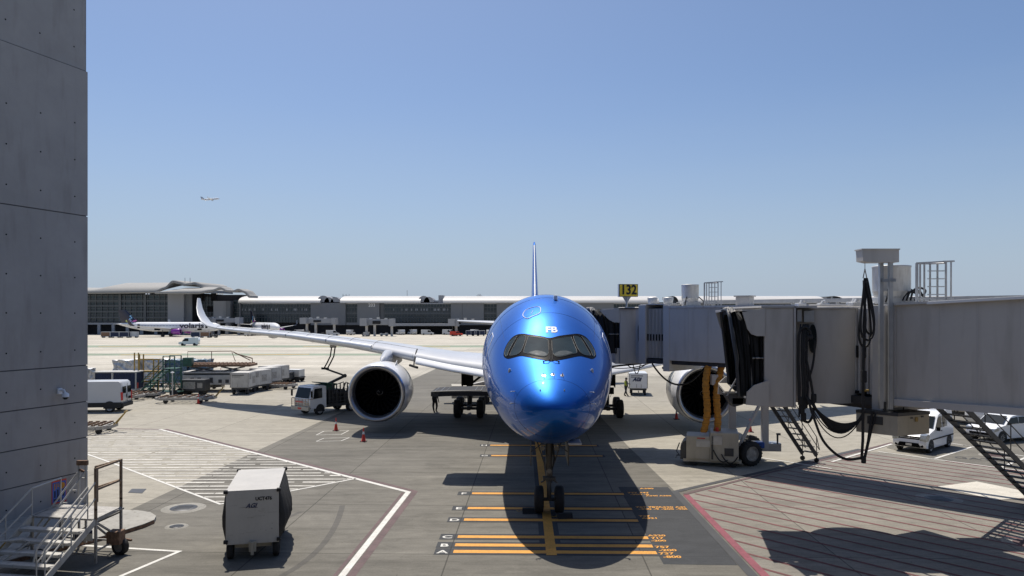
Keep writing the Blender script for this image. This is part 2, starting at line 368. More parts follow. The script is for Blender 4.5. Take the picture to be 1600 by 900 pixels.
# white hatched zone, left
wm_=MB(); main=[G(250,671),G(442,719),G(638,769),G(533,902),G(470,985)]
strip(wm_,main,.22,.012)
strip(wm_,[G(556,748),G(446,769),G(344,788),G(176,724),G(100,697)],.13,.012)
tag(wm_.build('white_line','paint_white'),kind='structure')
hz=[G(250,671),G(556,748),G(446,769),G(344,788),G(176,724),G(60,680),G(60,671)]
h=MB(); y=31.2; k=0
while y<51:
    ts=clipx(hz,(0,y),(1,.012))
    for a,b in zip(ts[::2],ts[1::2]):
        a+=.12;b-=.12; x=a
        while x<b:
            L_=min(b-x,random.uniform(.6,3.0) if k%3 else random.uniform(2,5)); wd=random.uniform(.12,.20)
            if L_>.15: strip(h,[(x,y+x*.012+random.uniform(-.02,.02)),(x+L_,y+(x+L_)*.012)],wd,.012)
            x+=L_+random.uniform(.02,.5 if k%2 else .25)
    y+=.62 if k%2 else .78; k+=1
tag(h.build('white_hatching','paint_white_worn'),kind='structure')
g=MB(); off=Vector((.28,.12,0)); strip(g,[p+off for p in main],.26,.008); strip(g,[p-off*.8 for p in main[2:]],.12,.008)
strip(g,[G(182,670),G(250,671)],.3,.008); tag(g.build('faded_line','paint_maroon'),kind='structure')
# red hatched zone, right
red=[G(1194,900),Vector((7.5,32.3,0)),G(1194,741),G(1344,705),G(1394,692)]
g=MB(); strip(g,[Vector((7.52,8,0)),Vector((7.52,32.2,0))],.27,.020); tag(g.build('red_line','paint_red'),kind='structure')
g=MB(); strip(g,red[1:],.22,.020); tag(g.build('faded_red_line','paint_maroon'),kind='structure')
g=MB(); strip(g,[Vector((7.16,8,0)),Vector((7.16,32.75,0)),G(1190,738),G(1344,702)],.30,.016); tag(g.build('maroon_line','paint_black'),kind='structure')
zone=[(7.62,32.1),(7.62,8),(34,8),(34,28.0),(25.6,36.9),(21.2,41.6),(19.8,42.2)]
g=MB(); c=20.0
while c<80:
    d=Vector((1,-1.12)); ts=clipx(zone,(0,c),d)
    for a,b in zip(ts[::2],ts[1::2]):
        if b-a>.3: strip(g,[(a,c-1.12*a),(b,c-1.12*b)],.13,.016)
    c+=1.42
tag(g.build('red_hatching','hatch_red'),kind='structure')
# parking lines
g=MB(); strip(g,[G(1372,706),G(1457,717.5),G(1600,736.5),G(1760,766)],.12,.018)
strip(g,[G(1461,717),G(1519,698.5),G(1506,696)],.16,.022); strip(g,[G(1519,698.5),G(1484,692.5)],.12,.022); strip(g,[G(1519,698.5),G(1570,708),G(1640,720)],.12,.018)
strip(g,[G(1563,731.5),G(1588,721),G(1640,702)],.16,.022); strip(g,[G(1300,722),G(1394,694)],.16,.024); strip(g,[G(1190,716),G(1300,733)],.14,.024)
strip(g,[G(120,852),G(280,862),G(190,900),G(150,925)],.14,.012)
strip(g,[G(494,680),G(533,679),G(545,673)],.07,.012); strip(g,[G(494,690),G(533,689),G(546,684)],.07,.012); strip(g,[G(494,680),G(506,674),G(545,673)],.07,.012); strip(g,[G(494,690),G(506,685),G(546,684)],.07,.012)
tag(g.build('parking_line','paint_white'),kind='structure')
g=MB(); T=TM(G(1528,717,.02),rz=R(-24)); g.text('GATE',.9,T,depth=.001); tag(g.build('stencil_mark','paint_black'),kind='structure')
# stop bars and centre line of the stand
AX=.02; P0=Vector((1.366,24.7,0)); AR=-math.atan(AX)
g=MB(); gk=MB()
def axp(x,y): return (x,y+(-AX)*(x-1.4))
bars=[('A',24.38,-1.92,4.72,.40),('B',25.08,-1.92,4.72,.40),('C',26.02,-1.9,4.74,.40),('D',28.2,-1.82,4.76,.42),('E',29.9,-1.78,4.8,.42),('F',32.4,-1.74,4.85,.42),('G',41.2,-1.15,5.0,.42),('H',44.5,-1.3,5.05,.42)]
for nm,y,x0,x1,w_ in bars:
    strip(gk,[axp(x0-.62,y),axp(x1+.12,y)],w_+.26,.009); strip(g,[axp(x0,y),axp(x1,y)],w_*.78,.014)
strip(gk,[(1.28,24.05),(1.9,70)],.72,.0115); strip(g,[(1.28,24.05),(1.9,70)],.34,.0165)
tag(g.build('stop_bar_line','paint_yellow'),kind='structure')
gk.sheet([(4.8,33.7),(7.05,33.65),(7.0,23.1),(4.72,23.2)],.008); tag(gk.build('black_pad','asphalt_dark'),kind='structure')
g=MB()
for nm,y,x0,x1,w_ in bars: g.text(nm,.56,TM((x0-.36,y+.01,.014))@Matrix.Diagonal((.95,.8,1,1)),depth=.0005,bold=.012)
tag(g.build('stand_letter','paint_white'),kind='structure')
g=MB()
def stack(x,y,rows,s=.30):
    for i,r_ in enumerate(rows): g.text(r_,s*1.05,TM((x+(i%2)*.06,y-i*s,.014))@Matrix.Diagonal((.9,.85,1,1)),depth=.0005,align='LEFT',bold=.011)
stack(5.72,33.35,['A380']); stack(5.05,32.55,['777 747','-300 -8']); stack(5.75,32.0,['A340 A350'],.25)
stack(5.0,30.1,['767 787','-300 -9']); stack(5.9,30.1,['A330 A350','-200 -900'],.3)
stack(4.9,28.75,['737','A321']); stack(4.78,26.2,['A320','717','-200'],.3); stack(4.78,24.9,['757','-200','737','-800'],.34)
tag(g.build('stand_text','paint_yellow'),kind='structure')
# tyre marks, manholes
g=MB()
def arc(u0,v0,u1,v1,u2,v2,w_):
    a,b,c_=G(u0,v0),G(u1,v1),G(u2,v2); strip(g,[(a*(1-t)**2+b*2*t*(1-t)+c_*t*t) for t in [i/14 for i in range(15)]],w_,.007)
arc(535,790,520,860,440,900,.22); arc(470,800,430,815,395,850,.2)
m=ground_mat('tyre_mark',(.105,.10,.09)); tag(g.build('tyre_mark',m),kind='structure')
def manhole(u,v,r,label,inner='dark_steel'):
    p=G(u,v); t=thing('manhole',(p.x,p.y,0),0,label,'manhole','round service pits in the apron')
    q=MB(); q.lathe([(.0,r*1.65),(.014,r*1.6),(.014,0.001)],32); q.build('collar','worn_collar',t,False)
    q=MB(); q.lathe([(.014,r),(.026,r*.97),(.026,0.001)],32); 
    for i in range(-2,3): q.bb(-r*.6,r*.6,i*r*.25-.02,i*r*.25+.02,.026,.034)
    q.build('cover',inner,t,False)
manhole(287,794,.52,'round pit cover in a pale concrete ring beside the kerb island','dark_steel')
manhole(1467,779,.55,'round pit cover in the shadow stripe near the pale slab')
manhole(1555,712,.5,'round pit cover in the parking bay behind the service stair','paint_maroon')
manhole(276,823,.25,'smallest round cover, close to the kerb island tip','dark_steel')
manhole(1612,850,.55,'round cover at the right edge among the red hatching','paint_maroon')
g=MB(); g.sheet([G(200,770),G(206,764),G(229,764),G(222,771)],.012); g.build('drain_grate','dark_steel'); tag(bpy.data.objects['drain_grate'],'small dark rectangular drain grate behind the rolling stair','drain')
# ---------------- wide-body airliner at the stand ----------------
# profile knots: distance behind the nose -> crown, keel, half width
PT=[(0,4.62),(.3,5.05),(1,5.53),(2,6.04),(2.5,6.30),(3,6.56),(3.5,6.82),(4,7.10),(5,7.71),(6,8.13),(7,8.42),(8,8.6),(9,8.7),(11,8.75),(44,8.75)]
PB=[(0,4.62),(.3,4.0),(1,3.55),(2,3.19),(3,2.99),(4,2.85),(6,2.72),(8,2.67),(10,2.66),(44,2.66)]
PW=[(0,0),(.3,.72),(1,1.28),(2,1.75),(3,2.07),(4,2.3),(5,2.47),(6,2.61),(7,2.73),(8,2.83),(9,2.9),(10,2.95),(12,2.98),(44,2.98)]
def itp(K,s):
    t=math.sqrt(max(s,0)); k=[(math.sqrt(a),b) for a,b in K]
    if t>=k[-1][0]: return k[-1][1]
    i=0
    while k[i+1][0]<t: i+=1
    def sl(j):
        if j<=0: return (k[1][1]-k[0][1])/(k[1][0]-k[0][0])
        if j>=len(k)-1: return 0
        a=(k[j][1]-k[j-1][1])/(k[j][0]-k[j-1][0]);b=(k[j+1][1]-k[j][1])/(k[j+1][0]-k[j][0])
        return 0 if a*b<=0 else 2*a*b/(a+b)
    h=k[i+1][0]-k[i][0];u=(t-k[i][0])/h
    return (2*u**3-3*u*u+1)*k[i][1]+(u**3-2*u*u+u)*h*sl(i)+(-2*u**3+3*u*u)*k[i+1][1]+(u**3-u*u)*h*sl(i+1)
def sec(s):
    t,b,w=itp(PT,s),itp(PB,s),itp(PW,s); f=min(1,s/8); zw=(4.62)*(1-f)+5.7*f
    zw=min(max(zw,b+.45*(t-b)),b+.55*(t-b)); return t,b,w,zw
def nose_s(x,z):
    lo,hi=0,14
    for _ in range(40):
        m=(lo+hi)/2; t,b,w,zw=sec(m); h=(t-zw) if z>zw else (zw-b)
        if w>0 and h>0 and (x/w)**2+((z-zw)/h)**2<=1: hi=m
        else: lo=m
    return hi
def surf(x,z,off=.012):
    "point of the forward fuselage at side offset x and height z, lifted off the skin"
    s0=nose_s(x,z); e=.02; gx=(nose_s(x+e,z)-nose_s(x-e,z))/(2*e); gz=(nose_s(x,z+e)-nose_s(x,z-e))/(2*e)
    n=Vector((gx,-1,gz)); n.normalize(); return Vector((x,s0,z))+n*off
def skin_patch(poly,step,off=.012):
    bm=bmesh.new(); f=bm.faces.new([bm.verts.new((x,0,z)) for x,z in poly])
    xs=[p[0] for p in poly]; zs=[p[1] for p in poly]
    for ax,a,b in((0,min(xs),max(xs)),(2,min(zs),max(zs))):
        q=a+step
        while q<b:
            co=[0,0,0]; no=[0,0,0]; co[ax]=q; no[ax]=1
            bmesh.ops.bisect_plane(bm,geom=bm.verts[:]+bm.edges[:]+bm.faces[:],plane_co=co,plane_no=no); q+=step
    for v in bm.verts: v.co=surf(v.co.x,v.co.z,off)
    vs=[v.co.copy() for v in bm.verts]; bm.verts.index_update(); fs=[]
    for f in bm.faces:
        ids=[v.index for v in f.verts]
        n=sum(((vs[ids[i]]-vs[ids[0]]).cross(vs[ids[i+1]]-vs[ids[0]]) for i in range(1,len(ids)-1)),Vector())
        fs.append(ids if n.y<0 else ids[::-1])
    bm.free(); return vs,fs
def mir(p): return [(-a,b) for a,b in p][::-1]
def dense(p,k=6,closed=True):
    o=[];n=len(p)
    for i in range(n if closed else n-1):
        a=p[i];b=p[(i+1)%n]
        for j in range(k): o.append((a[0]+(b[0]-a[0])*j/k,a[1]+(b[1]-a[1])*j/k))
    if not closed: o.append(p[-1])
    return o
def smoothpoly(p,k=5):
    n=len(p);o=[]
    for i in range(n):
        a,b,c,d=[Vector(p[(i+j-1)%n]) for j in range(4)]
        for j in range(k):
            t=j/k; q=.5*((2*b)+(c-a)*t+(2*a-5*b+4*c-d)*t*t+(3*b-a-3*c+d)*t**3); o.append((q.x,q.y))
    return o
PL=thing('airliner',(P0.x,P0.y,0),AR,'large metallic blue wide body airliner parked nose on at the gate','airliner')
NA=96
def ring(s):
    t,b,w_,zw=sec(s); y=s
    if s>44:
        f=(s-44)/22.8; t=8.75-1.35*f**1.6; b=2.66+4.1*f**1.25; w_=2.98*(1-f**1.35)+.16*f; zw=(t+b)/2+.0
    h=[];
    for i in range(NA):
        a=2*PI*i/NA; c_,s_=cos(a),sin(a); h.append(Vector((max(w_,.003)*c_,y,zw+((t-zw) if s_>0 else (zw-b))*s_)))
    return h
st=[.0008]+[.02*1.0*i**1.9 for i in range(1,30)]; st=[x for x in st if x<12]+[12,14,18,24,30,36,42,44,47,50,53,56,59,62,64.5,66,66.8]
m=MB(); m.loft([ring(x) for x in st][::-1],smooth=True); body=m.build('fuselage','blue_paint',PL,False)
m=MB()
for s0,r in((1.05,.0035),): m.tube([p+ (p-Vector((0,s0,5))).normalized()*.002 for p in ring(s0)],r,4,closed=True)
m.build('radome_seam','navy_paint',PL,False)
def side_pt(s,a,off=.01,sg=1):
    t,b,w_,zw=sec(s); sx=sin(a); return Vector((sg*(w_*cos(a)+off),s,zw+((t-zw) if sx>0 else (zw-b))*sx))
for s0 in(5.35,7.55,9.8):
    m=MB(); m.tube([p+(p-Vector((0,s0,5.5))).normalized()*.001 for p in ring(s0)],.004,4,closed=True); m.build('skin_joint','navy_paint',PL,False)
for a_ in(-.35,.12,.75):
    for sg in(-1,1):
        m=MB(); m.tube([side_pt(s_*.4+4.6,a_,.001,sg) for s_ in range(30)],.0035,4); m.build('skin_joint','navy_paint',PL,False)
mask=[(-0.35,6.97),(-0.77,7.02),(-1.1,7.04),(-1.37,6.95),(-1.57,6.75),(-1.71,6.5),(-1.76,6.28),(-1.72,6.17),(-1.57,6.13),(-1.35,6.19),(-1.09,6.25),(-0.75,6.21),(-0.38,6.15),(-0.13,6.12)]
fullmask=mask+[(-a,b) for a,b in mask[::-1]]
fullmask=fullmask[:14]+[(0,6.09)]+fullmask[14:]+[(0,6.90)]
m=MB(); m.add(*skin_patch(smoothpoly(fullmask,4),.09,.010),smooth=True); fr=m.build('window_surround','window_frame',PL,False)
ws=[(-0.77,6.93),(-0.35,6.89),(-0.10,6.83),(-0.06,6.72),(-0.07,6.4),(-0.19,6.25),(-0.43,6.25),(-0.78,6.32),(-0.98,6.37),(-0.92,6.62),(-0.84,6.86)]
s1=[(-1.05,6.96),(-0.93,6.95),(-0.91,6.88),(-0.99,6.62),(-1.1,6.39),(-1.25,6.28),(-1.48,6.24),(-1.5,6.30),(-1.36,6.58),(-1.2,6.86)]
s2=[(-1.27,6.93),(-1.27,6.89),(-1.43,6.62),(-1.56,6.36),(-1.61,6.21),(-1.68,6.22),(-1.71,6.32),(-1.64,6.53),(-1.48,6.80)]
for k,(pl,nm) in enumerate(((ws,'windscreen_pane'),(s1,'side_pane'),(s2,'side_pane'))):
    for sg in (0,1):
        p=smoothpoly(pl if not sg else mir(pl),4)
        q=MB(); q.add(*skin_patch(p,.09,.018),smooth=True); pane=q.build(nm,'cockpit_glass',PL,False)
        q=MB(); q.tube([surf(x,z,.02) for x,z in p],.009,4,closed=True); q.build('pane_rim','gear_dark',pane,False)
for sg in(-1,1):
    q=MB(); p=[(-.80,6.375),(-.55,6.44),(-.30,6.42),(-.13,6.33),(-.2,6.27),(-.43,6.28),(-.76,6.345)]; p=p if sg<0 else mir(p); q.add(*skin_patch(smoothpoly(p,3),.09,.022),smooth=True); q.build('glare_shield','glare_shield',PL,False)
# screws and heating seals: small dots on the surround
q=MB()
for k in range(26):
    z=6.2+k*.027
    for x in(-.02,.02): p=surf(x,z,.02); q.ball(p,.006,3)
for x,z in dense([(a*.97,b*.99+.06) for a,b in mask[:6]],5,False)+dense([(-a*.97,b*.99+.06) for a,b in mask[:6]],5,False): q.ball(surf(x,z-.01,.016),.007,3)
tag(q.build('screw_row','worn_steel',fr,False),kind='stuff')
for sg in(-1,1):
    q=MB(); q.tube([surf(sg*.05,6.12,.05),surf(sg*.12,6.07,.07),surf(sg*.26,6.06,.06)],.014,5); q.tube([surf(sg*.05,6.12,.06),surf(sg*.07,6.4,.04),surf(sg*.09,6.75,.03)],.012,5)
    q.ball(surf(sg*.27,6.06,.04),.035,4); build_each(q,'wiper','black_rubber',PL,False)
# registration letters, escape hatch outline, probes
q=MB(); q.text('FB',.40,Matrix.Identity(4),depth=.0,bold=.014)
q.v=[surf(.075+p.x*1.12,7.19+p.y*.74,.016) for p in q.v]; q.build('letter','text_white',PL,False)
q=MB(); hp=[(-1.0,7.70),(-1.03,7.80),(-.97,7.92),(-.85,8.02),(-.60,8.10),(-.42,8.12),(-.32,8.07),(-.31,7.98),(-.33,7.88),(-.43,7.80),(-.64,7.72),(-.84,7.63)]
q.tube([surf(x,z,.006) for x,z in smoothpoly(hp,3)],.017,4,closed=True); q.tube([surf(-.70,7.82,.006),surf(-.62,7.95,.006)],.012,4)
q.build('hatch_outline','text_white',PL,False)
for x in(-.28,.04,.36):
    z=5.66+(.03 if x==.04 else 0); q=MB(); pts=[]
    for k in range(16): a=PI*k/8; r=.085 if k%2==0 else .055; pts.append((x+r*cos(a),z+r*.55*sin(a)))
    q.add([surf(a,b,.006) for a,b in pts]+[surf(x,z,.012)],[(i,(i+1)%16,16) for i in range(16)]); pr=q.build('probe_plate','bare_metal',PL,False)
    q=MB(); c=surf(x,z,.01); q.cyl(c,surf(x,z,.10),.02,.012,6); q.tube([surf(x,z,.10),surf(x,z,.10)+Vector((0,-.1,-.02))],.009,5); q.ball(c,.028,4); q.build('probe','rust_metal',pr,False)
for x,z,a in((-.42,5.2,.1),(.40,5.2,-.1),(-1.5,5.72,0),(1.5,5.72,0)):
    q=MB(); big=abs(x)>1; q.ball(surf(x,z,.0),.07 if big else .03,5,sc=(.8,.5,1.6 if big else 2)); q.build('sensor_cover','wing_grey',PL,False)
for x,z in((-1.28,5.1),(-1.30,4.72),(1.3,5.08),(1.34,4.7)):
    q=MB(); p=surf(x,z,.02); d=Vector((x,-.6,0)).normalized(); q.bar(p,p+d*.14,.05,.02); q.tube([p+d*.14,p+d*.15+Vector((0,-.14,0))],.018,6); q.build('pitot_tube','galvanised',PL,False)
# door outlines and blister lights
for sg in(-1,1):
    q=MB(); P=[(6.1,-.22),(6.1,.46),(6.25,.54),(6.95,.54),(7.1,.46),(7.1,-.22),(6.95,-.3),(6.25,-.3)]
    P=dense(P,5); q.tube([side_pt(s,a,.004,sg) for s,a in P],.014,4,closed=True); q.build('door_outline','text_white',PL,False)
q=MB()
for s in [8.2+.635*k for k in range(16)]:
    for sg in(-1,1):
        c=[side_pt(s+.12*cos(t),.19+.062*sin(t),.006,sg) for t in [2*PI*i/10 for i in range(10)]]; q.add(c,[list(range(10)) if sg<0 else list(range(9,-1,-1))])
build_each(q,'cabin_window','glass_dark',PL,False)
q=MB(); q.box((.35,7.2,8.52),(.16,.42,.22),ch=.06); q.build('antenna','white_paint',PL,False)
q=MB(); q.box((.9,3.2,3.02),(.5,.9,.10),ch=.05); q.build('belly_scoop','wing_grey',PL,False)

# wings: (side, leading edge, chord, height, thickness ratio)
WS=[(1.5,21.5,14.2,4.05,.115),(2.9,22.6,13.0,4.12,.12),(6,24.8,10.8,4.45,.115),(8.5,26.5,9.7,4.82,.11),(11,28.3,8.6,5.2,.105),(14,30.4,7.5,5.55,.10),(20,34.6,5.7,6.1,.10),(25,38.1,4.15,6.4,.10),(28,40.2,3.2,6.62,.10),(29.6,41.6,2.65,6.85,.10),(30.6,42.6,2.25,7.25,.10),(31.3,43.5,1.85,7.85,.10),(31.8,44.4,1.4,8.5,.10),(32.25,45.6,.7,9.45,.10)]
def airfoil(n=14):
    u=[];l=[]
    for i in range(n+1):
        x=.5*(1-cos(PI*i/n)); t=5*(.2969*math.sqrt(x)-.126*x-.3516*x*x+.2843*x**3-.1015*x**4); cmb=.025*sin(PI*x)-.012*x*x
        u.append((x,t+cmb*8*.0+.25*0,cmb)); l.append((x,-t,cmb))
    return [(x,t,c) for x,t,c in l[::-1]]+[(x,t,c) for x,t,c in u[1:-1]]
AFO=airfoil()
def wing_ring(st_,sg,nrm=None):
    x,le,c,z,tr=st_; o=[]
    for a,t,cm in AFO:
        h=(t*tr+cm)*c
        cant=0 if x<29 else min(1.15,(x-29)/2.6*1.2)
        o.append(Vector((sg*(x-h*sin(cant)),le+a*c,z+h*cos(cant)-.02*a*c)))
    return o if sg>0 else o[::-1]
def interp_st(K,k=3):
    out=[]
    for i in range(len(K)-1):
        for j in range(k):
            t=j/k; out.append(tuple(a+(b-a)*t for a,b in zip(K[i],K[i+1])))
    return out+[K[-1]]
WSD=interp_st(WS,2)
def lez(x):
    for i in range(len(WS)-1):
        if WS[i][0]<=x<=WS[i+1][0]:
            t=(x-WS[i][0])/(WS[i+1][0]-WS[i][0]); return [WS[i][j]+(WS[i+1][j]-WS[i][j])*t for j in range(1,4)]
for sg in(-1,1):
    q=MB(); q.loft([wing_ring(s,sg) for s in WSD]); wg=q.build('wing','wing_grey',PL,False)
    # leading edge slats with gaps, flap fairings
    edges=[(3.3,8.6),(12.2,16.2),(16.3,20.2),(20.3,24.2),(24.3,28.2)]
    for a,b in edges:
        q=MB(); rr=[]
        for j in range(5):
            x=a+(b-a)*j/4; le,c,z=lez(x); droop=.22 if a<4 else .0; r=.045*c if a>4 else .34; o=[]
            for i in range(9):
                t=-PI*.5+PI*i/8+.12; o.append(Vector((sg*x,le+.2*r*0-.03-r*1.1*cos(t)*1.0+r*1.02,z-droop+r*.62*sin(t)+.012*c)))
            rr.append(o if sg<0 else o[::-1])
        q.loft(rr,closed=False,cap=False); q.build('slat','slat_metal' if a>4 else 'wing_grey',wg,False)
    for x,L_ in((6.2,5.2),(14.5,4.2),(19.2,3.6),(23.4,3.0)):
        le,c,z=lez(x); q=MB(); pr=[(0,.01),(.3,.16),(1.0,.26),(L_*.55,.27),(L_*.85,.15),(L_,.02)]
        q.lathe([(h,r) for h,r in pr],12,'Y',(sg*x,le+c*.62,z-.30)); q.build('flap_fairing','wing_grey',wg,False)
    # chordwise panel joints and the drooped inboard slat
    q=MB()
    for x in(4.5,8.8,12.1,14.2,16.25,18.3,20.25,22.3,24.25,26.3,28.3):
        for ha in(0,):
            le,c,z=lez(x); tr=.105; pts=[]
            for a,t,cm in AFO:
                if t>=0 and a<.75: pts.append(Vector((sg*x,le+a*c,z+(t*tr+cm)*c-.02*a*c+.004)))
            q.tube(pts,.011,4)
    for f_ in(.16,.70):
        pts=[]
        for k in range(40):
            x=3.2+k*.63; le,c,z=lez(x); t=5*(.2969*math.sqrt(f_)-.126*f_-.3516*f_*f_+.2843*f_**3-.1015*f_**4); cm=.025*sin(PI*f_)-.012*f_*f_; pts.append(Vector((sg*x,le+f_*c,z+(t*(.107)+cm)*c-.02*f_*c+.006)))
        q.tube(pts,.010,4)
    q.build('panel_joint','gear_dark',wg,False)
    q=MB(); rr=[]
    for j in range(9):
        x=3.0+5.5*j/8; le,c,z=lez(x); o=[]
        for i in range(7): t=i/6; o.append(Vector((sg*x,le-.5+.5*t**.8,z-.36+.38*t**.6+.05)))
        o+= [p+Vector((0,.10,-.07)) for p in o[::-1]]; rr.append(o)
    q.loft(rr); q.build('droop_slat','white_paint',wg,False)
    q=MB(); le,c,z=lez(8.6); q.tube([(sg*8.6,le-.6,z-.58),(sg*8.6,le-.2,z-.1),(sg*8.6,le+.5,z+.35),(sg*8.65,le+1.4,z+.55)],.05,5); q.tube([(sg*8.3,le-.7,z-.62),(sg*8.9,le-.5,z-.45)],.09,5); q.build('slat_seal','black_rubber',wg,False)
    # engine
    ex,es,ez=10.72,23.75,2.67
    m=MB(); pr=[(0.55,1.50),(.30,1.53),(.10,1.62),(.0,1.74),(.04,1.83),(.18,1.89)]
    lip=MB(); lip.lathe([(es+h,r) for h,r in pr[::-1]],56,'Y',(sg*ex,0,ez))
    m.lathe([(es+.18,1.89),(es+.6,1.96),(es+1.4,2.0),(es+2.4,1.99),(es+3.6,1.9),(es+4.6,1.72),(es+5.2,1.58),(es+5.2,1.5)][::-1],56,'Y',(sg*ex,0,ez))
    na=m.build('nacelle','white_paint',PL,False); lip.build('intake_lip','lip_metal',na,False)
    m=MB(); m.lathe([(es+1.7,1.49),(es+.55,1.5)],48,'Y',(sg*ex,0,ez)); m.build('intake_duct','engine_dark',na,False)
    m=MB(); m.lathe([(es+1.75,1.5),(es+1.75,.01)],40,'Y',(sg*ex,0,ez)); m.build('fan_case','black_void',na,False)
    for k in range(22):
        a=2*PI*k/22; q=MB(); rr=[]
        for j in range(5):
            r=.42+(1.44-.42)*j/4; tw=.9-.75*(1-j/4); w_=.16+.10*j/4; aa=a+.22*(j/4)**2
            e=Vector((cos(aa),0,sin(aa))); tg=Vector((-sin(aa),0,cos(aa))); c0=e*r
            d=(tg*sin(tw)+Vector((0,1,0))*cos(tw))*w_; nn=e.cross(d).normalized()*.008
            rr.append([Vector((sg*ex,es+1.35,ez))+c0+x for x in(-d-nn,d-nn,d+nn,-d+nn)])
        q.loft(rr); q.build('fan_blade','engine_dark',na,False)
    q=MB(); q.lathe([(es+.85,.01),(es+.92,.12),(es+1.1,.27),(es+1.35,.42)],24,'Y',(sg*ex,0,ez)); sp=q.build('spinner','engine_dark',na,False)
    q=MB(); pts=[]
    for j in range(26): t=j/25; a=t*2.1*PI; r=.04+.2*t; pts.append(Vector((sg*ex+r*cos(a),es+.86+.22*t-.02,ez+r*sin(a))))
    q.tube(pts,.010,4); q.build('spiral_mark','worn_steel',sp,False)
    q=MB(); q.lathe([(es+4.4,1.2),(es+6.2,.85),(es+7.4,.5),(es+8.2,.05)],24,'Y',(sg*ex,0,ez)); q.build('exhaust_cone','worn_steel',na,False)
    q=MB(); R_=[]
    for y,w_,zt,zb in((es+1.8,.03,ez+2.05,ez+1.85),(es+2.6,.26,ez+2.32,ez+1.7),(es+4.0,.36,ez+2.62,ez+1.6),(es+6.5,.34,ez+2.75,ez+1.5),(es+9,.2,ez+2.5,ez+1.6)):
        R_.append([Vector((sg*ex+w_*a,y,z)) for a,z in((-1,zb),(1,zb),(1,zt-.15),(.6,zt),(-.6,zt),(-1,zt-.15))])
    q.loft(R_); q.build('pylon','wing_grey',PL,False)
    q=MB(); p=Vector((sg*ex-.95*sg,es+1.5,ez+1.68)); q.prism([(es+1.3,ez+1.7),(es+2.5,ez+1.66),(es+2.45,ez+2.05),(es+2.2,ez+2.0)],sg*ex-sg*.95-.012,sg*ex-sg*.95+.012,'X'); q.build('strake','white_paint',na,False)
    q=MB(); q.tube([Vector((sg*ex+1.905*cos(a),es+.9+.3,ez+1.985*sin(a)+.0)) for a in []] or [Vector((sg*(ex-1.2),es+.5,ez+1.5)),Vector((sg*(ex-1.2),es+.52,ez+1.52))],.02,4); q.build('nacelle_bolt','dark_steel',na,False)
    # tailplane
    TS=[(.8,57.5,6.3,6.7,.1),(9.1,63.2,2.2,7.15,.1)]
    q=MB(); q.loft([wing_ring((a,b,c,d,e),sg) for a,b,c,d,e in interp_st(TS,3)]); q.build('tailplane','wing_grey',PL,False)
    # main gear
    gx,gy=5.3,33.0
    q=MB(); q.cyl((sg*gx,gy,.9),(sg*gx,gy-.1,4.6),.19,.24,14); q.cyl((sg*gx,gy,1.0),(sg*gx,gy,2.3),.13,n=12); q.bar((sg*gx,gy-1.2,.72),(sg*gx,gy+1.2,.72),.26,.3)
    for dy in(-1,1): q.cyl((sg*gx-.8,gy+dy,.7),(sg*gx+.8,gy+dy,.7),.11,n=10)
    q.bar((sg*gx,gy,2.4),(sg*(gx-2.3),gy-.2,4.2),.17); q.bar((sg*gx,gy+.1,2.9),(sg*(gx-.9),gy+1.8,4.3),.14); q.bar((sg*(gx+.05),gy-.3,1.1),(sg*gx,gy-.45,2.2),.09)
    lg=q.build('main_gear','dark_steel',PL,False)
    for dx in(-.87,.87):
        for dy in(-1.0,1.0):
            q=MB(); q.lathe([(-.25,.38),(-.27,.5),(-.24,.64),(-.15,.70),(.15,.70),(.24,.64),(.27,.5),(.25,.38)],28,'X',(sg*gx+dx,gy+dy,.70)); ty=q.build('tyre','tyre_black',lg,False)
            q=MB(); q.lathe([(-.20,.02),(-.20,.2),(-.16,.36),(-.24,.40),(.24,.40),(.16,.36),(.20,.2),(.20,.02)],20,'X',(sg*gx+dx,gy+dy,.70)); q.build('rim','worn_steel',lg,False)
    q=MB(); q.prism([(gy-1.0,2.3),(gy+1.1,2.5),(gy+1.2,4.5),(gy-1.1,4.5)],sg*(gx+.52)-.03,sg*(gx+.52)+.03,'X'); q.box((sg*(gx+.15),gy-.55,3.45),(.95,.06,2.1),rz=.2*sg); q.box((sg*(gx+.25),gy-.35,2.0),(.5,.3,.5)); q.build('gear_door','door_dark',lg,False)
    q=MB()
    for z in(1.5,2.0,2.6,3.2): q.tube([(sg*gx+.24,gy-.2,z),(sg*gx+.3,gy-.36,z+.22),(sg*gx-.1,gy-.34,z+.5),(sg*gx-.2,gy-.3,z+.9)],.022,5)
    q.tube([(sg*gx-.3,gy-.3,1.0),(sg*gx-.36,gy-.4,1.6),(sg*gx-.2,gy-.3,2.4)],.02,5); q.build('hydraulic_line','black_rubber',lg,False)
# belly fairing
q=MB(); rr=[]
for s,w_,h in((19.5,.3,.2),(21,2.2,.8),(23,3.2,1.2),(30,3.5,1.35),(36,3.3,1.2),(40,2.0,.8),(42,.3,.2)): rr.append([Vector((w_*cos(a),s,3.25+(h*sin(a)))) for a in [2*PI*i/28 for i in range(28)]][::-1])
q.loft(rr); q.build('belly_fairing','wing_grey',PL,False)
